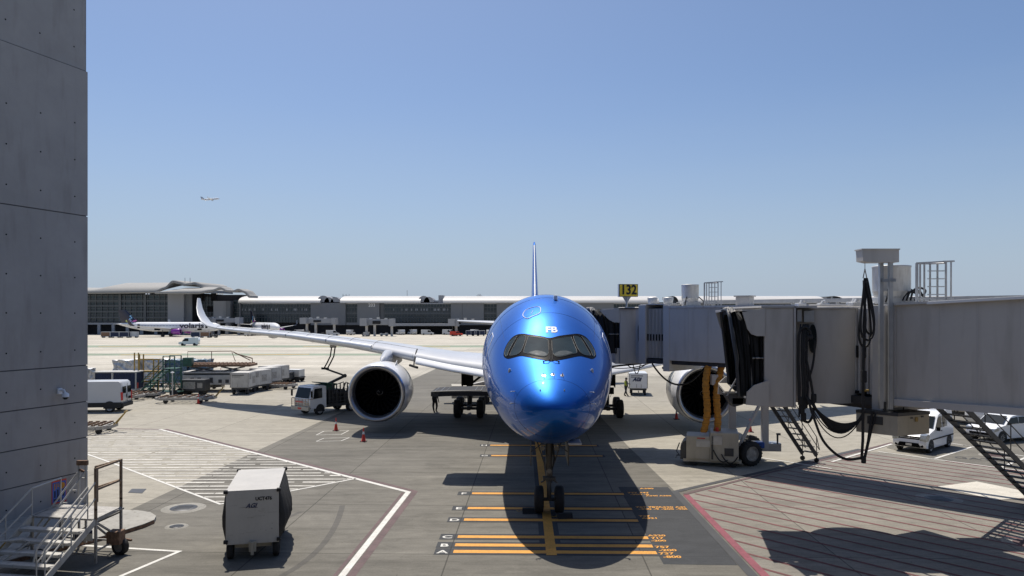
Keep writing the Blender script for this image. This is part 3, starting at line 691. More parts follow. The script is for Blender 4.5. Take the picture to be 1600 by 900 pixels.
# fin
q=MB(); FS=[(7.9,52.2,10.2,.095),(8.9,53.2,9.4,.09),(10.5,55.6,7.9,.09),(14.5,60.3,4.9,.09),(16.1,62.1,3.9,.09),(16.5,63.2,2.6,.07)]; rr=[]
for z,le,c,t_ in FS: rr.append([Vector(((t*t_)*c,le+a*c,z)) for a,t,cm in AFO][::-1])
q.loft(rr[:]); q.build('fin','blue_paint',PL,False)
q=MB(); rr=[]
for z,le,c in((9.9,54.62,8.3),(12,57.3,6.9),(14.5,60.28,4.9),(16.0,61.95,3.95)): rr.append([Vector((sg_*w_,le+y-.03,z)) for sg_,w_,y in((-1,.115,.30),(-1,.05,.05),(0,0,-.02),(1,.05,.05),(1,.115,.30))])
q.loft(rr,closed=False,cap=False); q.build('fin_edge','white_paint',PL,False)
# nose gear
q=MB(); NY=4.62
q.cyl((0,NY,.55),(0,NY-.05,1.5),.085,n=12); q.cyl((0,NY-.05,1.25),(0,NY-.1,2.9),.13,.15,12); q.cyl((-.52,NY,.53),(.52,NY,.53),.07,n=10)
q.bar((0,NY-.1,1.6),(0,NY+1.4,2.8),.12); q.box((0,NY-.12,1.38),(.5,.26,.14),ch=.03)
for sg in(-1,1): q.bar((sg*.1,NY-.14,1.7),(sg*.48,NY-.2,2.85),.05); q.bar((sg*.16,NY-.12,1.3),(sg*.32,NY-.14,1.22),.07,.05)
q.bar((0,NY-.22,.62),(0,NY-.3,.95),.08,.05); q.bar((0,NY-.3,.95),(0,NY-.2,1.3),.08,.05)
ng=q.build('nose_gear','gear_dark',PL,False)
for x in(-.4,.4):
    q=MB(); q.lathe([(-.16,.27),(-.19,.36),(-.17,.48),(-.1,.53),(.1,.53),(.17,.48),(.19,.36),(.16,.27)],28,'X',(x,NY,.53)); q.build('tyre','tyre_black',ng,False)
    q=MB(); q.lathe([(-.13,.02),(-.12,.24),(-.15,.28),(.15,.28),(.12,.24),(.13,.02)],18,'X',(x,NY,.53)); q.build('rim','worn_steel',ng,False)
q=MB(); q.cyl((0,NY-.18,1.72),(0,NY-.32,1.70),.075,.10,12); 
for sg in(-1,1): q.cyl((sg*.28,NY-.2,2.6),(sg*.28,NY-.32,2.58),.08,.10,12)
q.build('taxi_light','headlight_glass',ng,False)
for sg in(-1,1):
    q=MB(); q.prism([(NY-1.0,2.75),(NY+1.2,2.75),(NY+1.1,2.05),(NY-.8,2.0)],sg*.72-.02,sg*.72+.02,'X'); q.bar((sg*.72,NY-.7,2.5),(sg*.3,NY-.5,2.8),.03); q.build('gear_door','gear_dark',ng,False)
q=MB()
for k in range(3): q.tube([(.1+.03*k,NY-.2,2.8),(.17+.02*k,NY-.26,2.2),(.12,NY-.24,1.7),(.1,NY-.2,1.2)],.012,5)
q.build('hydraulic_line','black_rubber',ng,False)
# open cargo door on the starboard side
q=MB(); R_=[]
for t in range(9):
    a=t/8; x=-2.55-(2.95*a); z=4.06-.05*a+.03*sin(a*PI); R_.append((x,z))
rr=[]
for x,z in R_:
    e=.25*max(0,(-x-5.2)/.3) if x<-5.2 else 0
    rr.append([Vector((x,10.85+e,z-.15)),Vector((x,13.5-e,z-.15)),Vector((x,13.5-e,z+.06)),Vector((x,10.85+e,z+.06))])
q.loft(rr,smooth=False); cd=q.build('cargo_door','door_dark',PL,False)
q=MB()
for k in range(9): x=-3.1-k*.28; q.cyl((x,10.95,4.10-.006*k),(x,13.4,4.10-.006*k),.045,n=6)
q.tube([(-3.0,10.85,4.17),(-4.2,10.8,4.16),(-5.4,10.95,4.1)],.03,5); q.build('door_frame_rib','gear_dark',cd,False)
# chocks under the nose wheels
for x in(-.4,.4):
    pass
for k,(x,y) in enumerate(((-.78,29.25),(.55,28.5))):
    c=thing('wheel_chock',(1.47+x,y,0),.1*k,['black rubber chock lying left of the nose wheels','black rubber chock in front of the nose wheels'][k],'chock')
    q=MB(); q.prism([(-.18,0),(.18,0),(.08,.2),(-.08,.2)],-.28,.28,'X'); q.build('block','black_rubber',c,False); q=MB(); q.tube([(-.3,.0,.1),(-.42,.1,.04),(-.5,.3,.02)],.015,5); q.build('rope','yellow_metal',c,False)
# ---------------- jet bridges ----------------
def obox(mb,p,d,L_,w_,z0,z1,side=1,ch=0,mi=None):
    "box whose near face runs from p along d; w_ reaches away from the camera (side)"
    d=Vector((d[0],d[1],0)).normalized(); n=Vector((-d.y,d.x,0))*side
    c=Vector((p[0],p[1],0))+d*L_/2+n*w_/2; mb.box((c.x,c.y,(z0+z1)/2),(L_,w_,z1-z0),rz=math.atan2(d.y,d.x),ch=ch,mi=mi)
def along(p,d,t,o=0,z=0):
    d=Vector((d[0],d[1],0)).normalized(); n=Vector((-d.y,d.x,0)); return Vector((p[0],p[1],0))+d*t+n*o+Vector((0,0,z))
def wheel(mb_parent,c,r,w_,ax,tread=True,rimm='worn_steel',name='wheel'):
    c=Vector(c); ax=Vector(ax).normalized(); q=ax.to_track_quat('Z','Y').to_matrix().to_4x4(); T=Matrix.Translation(c)@q
    m=MB(); m.X=T; m.lathe([(-w_/2,r*.62),(-w_/2*1.02,r*.9),(-w_/2*.8,r),(w_/2*.8,r),(w_/2*1.02,r*.9),(w_/2,r*.62)],26)
    if tread:
        for k in range(22): a=2*PI*k/22; m.box((r*cos(a),r*sin(a),0),(.05*r*2,.03*r*2,w_*.86),rz=a)
    o=m.build('tyre','tyre_black',mb_parent)
    m=MB(); m.X=T; m.lathe([(-w_/2*.7,.01),(-w_/2*.75,r*.3),(-w_/2*.5,r*.5),(-w_/2*.98,r*.62),(w_/2*.98,r*.62),(w_/2*.5,r*.5),(w_/2*.75,r*.3),(w_/2*.7,.01)],20)
    for k in range(6): a=2*PI*k/6; m.cyl((r*.4*cos(a),r*.4*sin(a),-w_/2*.75),(r*.4*cos(a),r*.4*sin(a),w_/2*.75),r*.035,n=6)
    m.build('rim',rimm,o); return o
def corr(mb,p,d,L_,z0,z1,n,side=1,o=.0):
    for k in range(n): q=along(p,d,L_*(k+.5)/n,o*side); mb.box((q.x,q.y,(z0+z1)/2),(L_/n*.5,.09,z1-z0),rz=math.atan2(d[1],d[0]),ch=.015)
def cage(parent,c,w_,h,rz,nbar=5):
    m=MB(); m.X=TM(c,rz=rz); r=.03
    m.bar((-w_/2,0,0),(-w_/2,0,h),.07); 
    for k in range(1,nbar): x=-w_/2+w_*k/nbar; m.bar((x,.28*sin(PI*k/nbar),0),(x,.28*sin(PI*k/nbar),h-.02),.045)
    m.bar((w_/2,0,0),(w_/2,0,h+.06),.05); m.bar((w_/2+.16,0,.0),(w_/2+.16,0,h+.06),.04)
    pts=[(-w_/2+w_*k/8,.3*sin(PI*k/8),h) for k in range(9)]; m.tube(pts,.03,5); m.bar((-w_/2,0,h),(w_/2,0,h+.05),.05); m.bar((w_/2-.1,0,h+.05),(w_/2+.26,0,h+.06),.06,.05)
    m.bar((-w_/2,0,.12),(w_/2+.25,0,.12),.05)
    for k in range(1,5): m.bar((-w_*.12,.02,h*k/5),(w_/2-.04,.02,h*k/5),.03)
    m.build('ladder_cage','galvanised',parent)
def drum(parent,c,r,h):
    m=MB(); m.X=TM(c); m.box((0,0,.12),(r*2.1,r*1.7,.24),ch=.02); m.lathe([(.24,r*.9),(.42,r*.98),(.44,r)],36); b=m.build('drum_base','dull_alu',parent)
    m=MB(); m.X=TM(c); m.lathe([(.44,r),(h-.08,r),(h-.05,r*1.03),(h-.01,r*1.02),(h,r*.93),(h+.02,.01)],40); m.build('fan_housing','dull_alu',parent)
    m=MB(); m.X=TM(c)
    for a in(.3,2.2): m.tube([(r*cos(a),-r*abs(sin(a)),.5),(r*1.3*cos(a),-r*1.1,.3),(r*1.4*cos(a),-r,.05)],.03,5)
    m.build('conduit','black_rubber',b)
def bellows(name,parent,x0,x1,y0,y1,z0,z1,n=9,flare=.35,skew=0.):
    "folded black weather curtain: open hoop frame between x1 (cab) and x0 (free end)"
    m=MB(); rings=[]
    for k in range(2*n+1):
        t=k/(2*n); x=x1+(x0-x1)*t; e=(.10 if k%2 else 0)-.12*t+.03*sin(k*2.3); top=z1-e*1.2-flare*.3*t; bot=z0+.05
        a=[(y0+e,bot),(y0+e,z0+(z1-z0)*.45),(y0+e*1.2,top-.25),(y0+.3+e,top),((y0+y1)/2,top+.03),(y1-.3-e,top),(y1-e,top-.25),(y1-e,bot)]
        wob=[.05*sin(k*1.9+j*1.3) for j in range(8)]
        rings.append([Vector((x+skew*t*(yy-y0)/(y1-y0)-flare*t*((zz-z0)/(z1-z0))**2+wob[j]*.6,yy+wob[j],zz)) for j,(yy,zz) in enumerate(a)])
    m.loft(rings,smooth=False,closed=False,cap=False); b=m.build(name,'black_fabric',parent)
    m=MB(); e=rings[-1]; m.tube([p+Vector((0,0,.0)) for p in e],.06,6); m.build('curtain_hoop','dark_steel',b)
    m=MB(); tp=[]
    rr=[]
    for j,p in enumerate([e[2].lerp(e[3],.5),e[3],e[3].lerp(e[4],.5),e[4],e[4].lerp(e[5],.5),e[5]]):
        rr.append([p+Vector((-.05+.22*a,0,.04+.05*sin(j*2.1+a*7)+(.03 if a>.5 else 0))) for a in(0,.3,.6,.9,1.3)])
    m.loft(rr,closed=False,cap=False,smooth=False); m.build('torn_edge','canvas_grey',b)
    m=MB(); zz=z0+(z1-z0)*.46; m.tube([Vector((p[1].x,p[1].y-.07,zz)) for p in rings[:n]],.03,5); m.build('strap','worn_steel',b)
    return b

# --- far bridge (docked at the second door), with the yellow gate sign on its roof
dA=Vector((1,-1,0)).normalized(); nA=(6.3,42.7)
BA=thing('jet_bridge',(12.2,39.6,0),0,'grey jet bridge docked behind the blue airliner, carrying the yellow number sign','jet bridge','jet bridges')
def pA(t,o=0,z=0): return along(nA,dA,t,o,z)
zb,zt=5.22,8.25
m=MB(); m.bb(6.15,7.35,42.5,45.9,5.0,8.15,.04); m.bb(5.9,6.2,42.6,45.8,5.0,5.9,.03); cab=m.build('cab','bridge_grey',BA)
m=MB(); m.bb(7.35,7.40,42.4,46,4.98,8.2); m.bb(6.1,7.5,42.35,46,8.15,8.21); m.build('roof_trim','dark_steel',cab)
m=MB(); m.lathe([(5.05,1.62),(8.15,1.62)],40,o=(7.95,43.85,0)); m.lathe([(8.15,1.68),(8.25,1.66),(8.27,.01)],40,o=(7.95,43.85,0)); m.build('rotunda','bridge_light',BA)
m=MB(); m.prism([(7.30+.15*cos(a),6.75+.45*sin(a)*1.0+(.18 if sin(a)>0 else -.18)) for a in [2*PI*k/16 for k in range(16)]],42.30,42.36,'Y'); m.build('cab_window','glass_dark',cab)
m=MB(); m.add([(5.1,42.7,8.15),(5.9,42.5,8.2),(5.9,42.5,7.35),(5.55,42.55,7.5),(5.25,42.65,7.8)],[(0,1,2,3,4)]); m.prism([(5.0,8.05),(6.15,8.15),(6.15,7.35),(5.75,7.4),(5.45,7.6)],42.48,42.52,'Y'); build_each(m,'canopy_side','bridge_grey',cab)
bellows('bellows',BA,4.75,6.15,42.6,45.8,5.55,8.05,8,.25)
m=MB(); obox(m,pA(1.15),dA,.46,3.3,5.05,8.36,ch=.02); obox(m,pA(2.78,-.02),dA,.40,3.3,4.72,8.34,ch=.02); build_each(m,'end_frame','bridge_light',BA)
m=MB(); obox(m,pA(1.6,.25),dA,1.3,2.7,5.4,8.15); corr(m,pA(1.62,.22),dA,1.2,5.4,8.15,13); it=m.build('inner_tunnel','bridge_grey',BA)
m=MB()
for k in range(6): q=pA(1.68+.19*k,.15); m.box((q.x,q.y,6.55),(.07,.02,.36),rz=math.atan2(dA.y,dA.x))
build_each(m,'vent_slot','black_void',it)
m=MB(); obox(m,pA(1.6,.1),dA,1.2,2.9,5.1,5.36); obox(m,pA(3.2,.2),dA,20,2.6,5.1,5.32); m.build('under_beam','dark_steel',BA)
m=MB(); obox(m,pA(3.15,0),dA,12.5,3.0,5.32,8.18,ch=.02); obox(m,pA(15.6,.15),dA,14,2.7,5.5,8.0,ch=.02)
for k in range(11): obox(m,pA(3.15+1.18*k,-.012),dA,.02,.02,5.4,8.1)
m.build('outer_tunnel','bridge_grey',BA)
m=MB(); obox(m,pA(3.1,-.05),dA,12.6,3.1,8.18,8.28); obox(m,pA(1.2,.1),dA,2,2.8,8.36,8.40); m.build('roof','bridge_roof',BA)
m=MB(); obox(m,pA(3.6,3.0),dA,24,.35,8.42,8.62)
for k in range(10): obox(m,pA(4+2.3*k,3.0),dA,.06,.3,8.26,8.45)
m.build('cable_tray','galvanised',BA)
q=pA(3.2,1.2); drum(BA,(9.85,41.2,8.28),.47,1.2); cage(BA,(10.75,40.2,8.28),.72,1.25,-.1)
m=MB(); m.box((12.0,38.4,8.35),(.75,.6,.75),rz=-.7,ch=.03); m.box((12.0,38.4,8.76),(.9,.7,.06),rz=-.7); m.build('roof_box','bridge_grey',BA)
for k,(t,o) in enumerate(((1.2,1.0),(1.5,2.1),(2.0,1.4))):
    p=pA(t+.2,o); m=MB(); m.lathe([(8.36,.22),(8.75,.3),(8.8,.26),(8.8,.01)],16,o=(p.x,p.y,0)); m.build('roof_vent','dull_alu',BA)
m=MB()
for a,b in(((5,3.35),(28,3.35)),): m.tube([pA(a[0],a[1],4.25),pA(b[0],b[1],4.25)],.17,8)
for k in range(12): m.bar(pA(5.5+2*k,3.2,4.3),pA(5.5+2*k,2.9,5.2),.05)
m.build('unseen_pipe','galvanised',BA)  # hidden pipe run, added for the thin shadow strip it casts
# lift columns, axle, wheels
m=MB()
for x,y in((11.8,39.9),(13.3,39.2)): m.bar((x,y,.75),(x,y,5.3),.32,.32)
m.bar((13.2,39.0,3.6),(11.75,38.6,.95),.13); m.bar((11.7,39.9,.8),(13.4,39.2,.8),.3,.3); m.box((12.6,39.45,4.9),(2.4,.5,.3),rz=-.44)
m.build('lift_column','bridge_light',BA)
m=MB(); m.box((13.4,39.5,.85),(1.5,.9,.42),rz=-.1,ch=.03); bx=m.build('drive_box','galvanised',BA)
m=MB(); m.box((12.9,39.15,.98),(.7,.3,.3),rz=-.3,ch=.04); m.build('drive_motor','blue_plastic',bx)
m=MB(); m.cyl((13.9,39.0,1.06),(13.9,39.0,1.55),.05,n=8); m.box((13.95,39.0,1.55),(.2,.1,.1)); m.build('warning_lamp','dark_steel',bx)
for c in((12.3,38.5,.64),(12.9,40.3,.64)): wheel(BA,c,.62,.45,(.35,-1,0))
# service stair of the far bridge
def stair(parent,top,bot,w_,side,n,mt='dark_steel',rail=1.0,rungs=True,casters=False,name='service_stair'):
    top=Vector(top);bot=Vector(bot); sd=Vector(side).normalized()*w_; m=MB()
    for o in(Vector(),sd): m.bar(top+o,bot+o,.05,.2)
    for k in range(n):
        p=top.lerp(bot,(k+.5)/n); m.add([p+a for a in(Vector(),sd)]+[p+a+(bot-top).normalized().cross(sd).normalized()*0+Vector(((bot-top).x,(bot-top).y,0)).normalized()*.22 for a in(sd,Vector())],[(0,1,2,3)])
        h=Vector(((bot-top).x,(bot-top).y,0)).normalized()*.22; m.add([p+Vector((0,0,-.03)),p+sd+Vector((0,0,-.03)),p+sd+h+Vector((0,0,-.03)),p+h+Vector((0,0,-.03))],[(3,2,1,0)])
        m.bar(p+h,p+sd+h,.035); m.bar(p,p+sd,.035)
    s_=m.build(name,mt,parent); m=MB()
    for o in(Vector(),sd):
        for hh in(rail,rail*.55): m.tube([top+o+Vector((0,0,hh)),bot+o+Vector((0,0,hh))],.022,5)
        for k in range(5): p=top.lerp(bot,k/4)+o; m.tube([p,p+Vector((0,0,rail))],.022,5)
        m.tube([bot+o+Vector((0,0,rail)),bot+o+(bot-top).normalized()*.3+Vector((0,0,rail*.55)),bot+o+Vector((0,0,rail*.55))],.022,5)
    m.build('handrail',mt,s_)
    if casters:
        for o in(Vector(),sd): 
            c=bot+o; m=MB(); m.cyl((c.x-.04,c.y-.04,.12),(c.x+.04,c.y+.04,.12),.12,n=14); m.bar((c.x,c.y,.12),(c.x,c.y,.4),.05); m.build('caster','black_rubber',s_)
    return s_
stair(BA,(12.4,39.6,5.1),(15.6,40.0,.35),.8,(.62,-.78,0),15,casters=True)
# small cables under the cab
m=MB(); m.tube(catenary((7.9,42.0,5.05),(10.55,40.6,5.0),1.1),.05,6)
for a,b,s_ in(((6.5,42.6,5.0),(7.6,42.3,5.0),.25),((6.9,42.5,5.0),(7.3,42.4,5.0),.55),((5.2,43,4.85),(7.8,42.3,5.05),.2)): m.tube(catenary(a,b,s_),.028,5)
m.bar((4.9,44,4.65),(7.4,42.9,5.0),.1); m.build('under_cable','black_rubber',BA)
# gate number sign
SG=thing('gate_sign',(6.75,43.2,8.18),0,'yellow box sign reading 132 on a post above the far bridge cab','sign')
m=MB(); m.cyl((6.65,43.2,8.15),(6.65,43.2,8.9),.05,n=8); m.prism([(6.4,8.86),(6.9,8.86),(6.68,8.5),(6.62,8.5)],43.17,43.23,'Y'); m.build('post','galvanised',SG)
m=MB(); m.box((6.72,43.2,9.22),(1.14,.26,.74),rz=.12,ch=.01); fb=m.build('sign_case','dull_alu',SG)
m=MB(); m.box((6.74,43.06,9.22),(1.10,.02,.72),rz=.12); m.build('border','text_black',fb)
m=MB(); m.box((6.742,43.046,9.22),(1.05,.012,.67),rz=.12); m.build('sign_face','sign_yellow',fb)
m=MB(); m.text('132',.76,TM((6.742,43.032,9.23),rx=PI/2,rz=.12)@Matrix.Diagonal((.84,1,1,1)),depth=.006,bold=.022); m.build('digits','text_black',fb)

# --- near bridge (cab drawn back, curtain open)
dB=Vector((.418,-.908,0)); nB=(11.1,27.4)
BB=thing('jet_bridge',(14.5,22.5,0),0,'nearest grey jet bridge with its empty curtain cab facing the blue airliner','jet bridge','jet bridges')
def pB(t,o=0,z=0): return along(nB,dB,t,o,z)
m=MB(); m.bb(8.62,9.62,25.45,28.7,4.62,8.02,.04); cab=m.build('cab','bridge_grey',BB)
m=MB(); m.bb(9.62,9.68,25.4,28.75,4.6,8.06); m.bb(8.5,10.4,25.4,28.75,8.02,8.08); m.build('roof_trim','bridge_light',cab)
m=MB(); m.lathe([(4.7,1.72),(8.0,1.72)],44,o=(11.15,27.5,0)); m.lathe([(8.0,1.78),(8.08,1.76),(8.1,.01)],44,o=(11.15,27.5,0)); rot=m.build('rotunda','bridge_grey',BB)
m=MB(); m.prism([(10.42+.13*cos(a),6.95+.5*sin(a)) for a in [2*PI*k/20 for k in range(20)]],25.78,25.84,'Y'); m.build('cab_window','glass_dark',rot)
m=MB(); m.box((9.9,25.7,7.75),(.16,.1,.42),ch=.01); m.box((10.25,25.75,7.72),(.36,.12,.40),ch=.02); build_each(m,'switch_box','galvanised',rot)
m=MB(); pr=[(8.62,8.0),(7.85,7.86),(7.95,7.55),(8.02,7.3),(8.15,7.12),(8.35,7.05),(8.62,7.05)]; m.prism(pr,25.38,25.43,'Y'); m.prism(pr,28.72,28.77,'Y'); m.bb(7.85,8.62,25.4,28.75,7.9,7.96); build_each(m,'canopy_side','bridge_grey',cab)
m=MB(); pr=[(8.72,4.65),(7.95,4.72),(7.98,5.15),(8.22,5.38),(8.72,5.55)]; m.prism(pr,25.3,25.36,'Y'); m.prism(pr,28.75,28.8,'Y'); build_each(m,'lower_side','bridge_grey',cab)
m=MB(); m.prism([(7.55,25.5),(8.7,25.5),(8.7,28.6),(8.15,28.6)],4.72,4.92); m.prism([(7.3,5.08),(7.95,5.12),(7.9,4.7),(7.6,4.62)],25.5,26.0,'Y'); m.prism([(7.9,5.08),(8.5,5.12),(8.45,4.7),(8.2,4.62)],28.0,28.6,'Y'); fl=m.build('cab_floor','dark_steel',BB)
m=MB(); m.prism([(7.28,25.48),(7.62,25.48),(8.25,28.62),(7.92,28.62)],5.09,5.16); m.build('bumper','beige_paint',fl)
bellows('bellows',BB,7.75,8.66,25.5,28.6,4.95,7.88,9,.34,.62)
m=MB(); m.tube([(7.5,25.5,7.5),(7.68,25.5,6.9),(7.75,25.5,6.2),(7.7,25.5,5.6),(7.35,25.5,5.0)],.035,5); m.tube([(8.05,25.6,7.4),(8.2,25.55,6.6),(8.22,25.5,5.0)],.03,5); build_each(m,'curtain_arm','worn_steel',BB)
m=MB(); obox(m,pB(-.15,-.1),dB,.55,3.4,4.72,8.16,ch=.02); obox(m,pB(2.55,-.08),dB,.5,3.4,4.55,8.1,ch=.02); obox(m,pB(3.15,-.04),dB,.25,3.3,4.75,8.12,ch=.02); build_each(m,'end_frame','bridge_light',BB)
m=MB(); obox(m,pB(.35,.3),dB,2.3,2.7,5.05,8.0); corr(m,pB(.42,.26),dB,2.1,5.05,8.0,13); it=m.build('inner_tunnel','bridge_light',BB)
m=MB()
for k in range(6): q=pB(.55+.3*k,.18); m.box((q.x,q.y,6.5),(.09,.02,.42),rz=math.atan2(dB.y,dB.x))
for k in range(6): q=pB(.55+.3*k,.18); m.box((q.x,q.y,5.1),(.16,.02,.1),rz=math.atan2(dB.y,dB.x))
build_each(m,'vent_slot','black_void',it)
m=MB()
for k in range(8): q=pB(2.42,.15,5.2+.36*k); m.ball(q,.025,3)
m.build('bolt_row','dark_steel',it)
m=MB(); obox(m,pB(.2,.0),dB,2.5,3.2,4.72,4.98); obox(m,pB(.2,.6),dB,2.3,2.0,4.5,4.72); m.build('under_beam','dark_steel',BB)
m=MB()
def slope_box(mb,t0,t1,o0,o1,za0,za1,zb0,zb1):
    v=[pB(t,o,z) for t,zl,zh in((t0,za0,zb0),(t1,za1,zb1)) for o in(o0,o1) for z in(zl,zh)]
    mb.add(v,[(0,1,3,2),(4,6,7,5),(0,4,5,1),(2,3,7,6),(0,2,6,4),(1,5,7,3)])
slope_box(m,3.4,22,0,3.05,5.02,5.75,8.08,8.75)
m.build('outer_tunnel','bridge_grey',BB)
m=MB()
for t in(4.9,6.1,7.3,8.5,9.7,10.9,12.1): slope_box(m,t,t+.02,-.005,0.0,5.02+.037*(t-3.4),5.02+.037*(t-3.4),8.02+.036*(t-3.4),8.02+.036*(t-3.4))
build_each(m,'panel_seam','bridge_light',BB)
m=MB(); slope_box(m,3.3,22,-.10,3.15,8.08,8.75,8.15,8.82); m.build('roof','bridge_roof',BB)
m=MB(); slope_box(m,4.6,22,-.14,-.10,8.10,8.74,8.17,8.81); m.build('gutter','white_paint',BB)
m=MB(); slope_box(m,3.3,22,-.12,.1,4.82,5.52,5.02,5.74); slope_box(m,3.3,22,2.95,3.17,4.82,5.52,5.02,5.74); m.build('floor_beam','bridge_light',BB)
m=MB()
for k in range(9): t=4+k*2; slope_box(m,t,t+.15,.1,2.95,4.86+.037*(t-3.4),4.86+.037*(t-3.4),5.0+.037*(t-3.4),5.0+.037*(t-3.4))
m.build('cross_beam','dark_steel',BB)
c=pB(2.45,1.0); drum(BB,(c.x,c.y,8.14),.6,1.32); c=pB(4.0,.9); cage(BB,(c.x,c.y,8.18),.92,1.27,-.05)
m=MB()
for t,s in((3.1,.25),(3.25,.33),(2.95,.2)): p=pB(t,.9,8.25); m.tube(smooth3([p,p+Vector((.1,0,s)),p+Vector((.3,0,s+.1)),p+Vector((.5,0,s)),p+Vector((.4,0,s-.2))]),.035,5)
m.build('roof_hose','black_rubber',BB)
for t,o,s in((1.2,.7,.18),(.7,1.2,.22),(-.4,.8,.15),(-1.2,1.8,.2),(2.2,.5,.14),(-1.6,1.0,.2)):
    m=MB(); p=pB(t,o,8.0); m.box((p.x,p.y,8.14),(s*1.8,s*1.4,s),rz=.3,ch=.03); m.cyl((p.x,p.y,8.1),(p.x+.1,p.y,8.14+s),s*.5,n=10); build_each(m,'roof_fitting','dull_alu',BB)
# hoist mast with loops of cable
m=MB(); 
for x in(12.10,12.33): m.bar((x,24.42-(x-12.12)*.7,4.7),(x,24.42-(x-12.12)*.7,9.75),.12,.12)
m.bar((12.1,24.35,8.9),(12.45,24.15,8.9),.05,.1); hm=m.build('hoist_mast','galvanised',BB)
m=MB(); m.prism([(11.36,9.88),(12.55,9.88),(12.55,9.48),(11.62,9.47),(11.38,9.52)],24.15,24.62,'Y'); m.bb(11.33,12.57,24.12,24.65,9.88,9.92); m.build('hoist_arm','bridge_grey',hm)
m=MB(); m.tube([(11.56,24.4,9.48),(11.56,24.4,9.25)],.012,4); m.tube([(11.56,24.4,9.28),(11.50,24.4,8.98),(11.62,24.4,8.98),(11.56,24.4,9.28)],.018,4); m.build('hook','worn_steel',hm)
m=MB(); c0=Vector((11.55,24.4,8.97))
def loop(cx,zb,w_,z1=8.97,dy=0,tw=.0):
    pts=[]
    for k in range(25):
        a=2*PI*k/24; s_=sin(a/2)**1.0; x=cx+w_*sin(a)*(.35+.65*sin(a/2)**2)+tw*sin(a/2); z=z1-(z1-zb)*sin(a/2)**1.3; pts.append((x,24.38+dy,z))
    return pts
m.tube(loop(11.52,6.95,.30,dy=-.05,tw=.1),.038,6); m.tube(loop(11.60,6.72,.27,z1=8.92,dy=.04,tw=-.04),.038,6); m.tube(loop(11.66,7.15,.22,z1=8.98,dy=.1,tw=.1),.036,6)
m.tube([(11.53,24.4,8.9),(11.56,24.38,7.6),(11.5,24.38,6.5),(11.5,24.4,5.2),(11.50,24.42,3.6)],.05,6); m.tube([(11.6,24.4,8.9),(11.5,24.38,7.4),(11.56,24.38,6.4)],.034,6)
m.box((11.52,24.38,5.75),(.16,.1,.4),ch=.03); m.box((11.5,24.4,7.1),(.1,.1,.16),ch=.02); m.build('hoist_cable','black_rubber',hm)
m=MB(); m.cyl((11.52,24.36,5.3),(11.66,24.36,5.3),.035,n=8); m.build('cable_clip','yellow_metal',hm)
# plug on the end of the long cable, the long cable, bundle in a sag
m=MB(); m.tube([(11.5,24.42,3.7),(11.48,24.45,3.1),(11.55,24.45,3.0)],.05,6); m.tube([(11.85,24.5,4.6),(11.7,24.48,3.6),(11.56,24.45,3.02)],.045,6); m.tube([(11.95,24.5,4.5),(11.8,24.48,3.9),(11.6,24.45,3.1)],.03,6)
m.box((11.54,24.45,3.02),(.14,.12,.24),ch=.04)
p0=(9.95,25.1,5.0); m.tube(smooth3([p0,(10.1,24.9,4.3),(10.35,24.8,3.6),(10.75,24.7,3.15),(11.1,24.6,3.0),(11.5,24.45,3.08)]),.045,6)
for k in range(7): m.tube(catenary((9.95+.05*k,25.3,5.05-.05*k),(11.65,24.7,4.35+.03*k),.52+.05*k,16),.035,5)
for s_ in(.85,1.02): m.tube(catenary((9.95,25.2,5.0),(11.62,24.7,4.4),s_,16),.02,5)
m.build('cable_bundle','black_rubber',BB)
m=MB()
for x,r in((9.75,.03),(9.86,.045),(9.93,.05),(10.02,.035)): m.tube([(x+.1,25.42,7.45),(x,25.3,7.0),(x-.02,25.28,6.2),(x+.03,25.28,5.3),(x,25.3,4.3+.3*(x-9.75)*5)],r,6)
for zc in(7.25,): m.tube([(9.95+.22*cos(a),25.3,6.95+.42*sin(a)) for a in [PI*k/10 for k in range(11)]]+[(9.72,25.3,6.0),(9.75,25.3,5.0)],.045,6); 
m.tube(smooth3([(10.3,25.3,6.9),(10.2,25.3,6.0),(9.9,25.3,5.1)]),.04,6); m.tube(smooth3([(9.85,25.3,6.9),(10.15,25.3,5.5),(10.25,25.3,4.6),(10.1,25.3,4.15),(9.85,25.3,4.2)]),.045,6)
m.tube([(10.12,25.3,7.3),(10.0,25.3,7.15),(10.15,25.3,7.0),(10.02,25.3,6.85)],.02,5); m.box((10.1,25.28,7.02),(.22,.1,.12),ch=.03)
for x,z in((9.85,4.55),(9.95,4.75),(9.9,4.3),(10.25,4.95),(9.8,4.85)): m.box((x,25.3,z),(.16,.14,.3),ch=.04)
m.build('cable_hank','black_rubber',BB)
# service stair of the near bridge, reaching the ground on its far side
stair(BB,(16.1,26.9,4.7),(22.0,30.0,.25),1.15,(-.46,.88,0),16,rail=1.1,name='service_stair')
m=MB(); m.bb(14.6,16.3,26.4,27.9,4.66,4.75); m.build('stair_landing','dark_steel',BB)
# support outside the picture
m=MB(); c=pB(13,1.5); m.bar((c.x-1,c.y-.4,1),(c.x-1,c.y-.4,5.4),.35,.35); m.bar((c.x+1,c.y+.4,1),(c.x+1,c.y+.4,5.4),.35,.35); m.bar((c.x-1,c.y-.4,1),(c.x+1,c.y+.4,1),.4,.4); m.build('lift_column','bridge_light',BB)
for sg in(-1,1): wheel(BB,(c.x+sg*1.1,c.y+sg*.45,.62),.62,.4,(.9,.42,0))
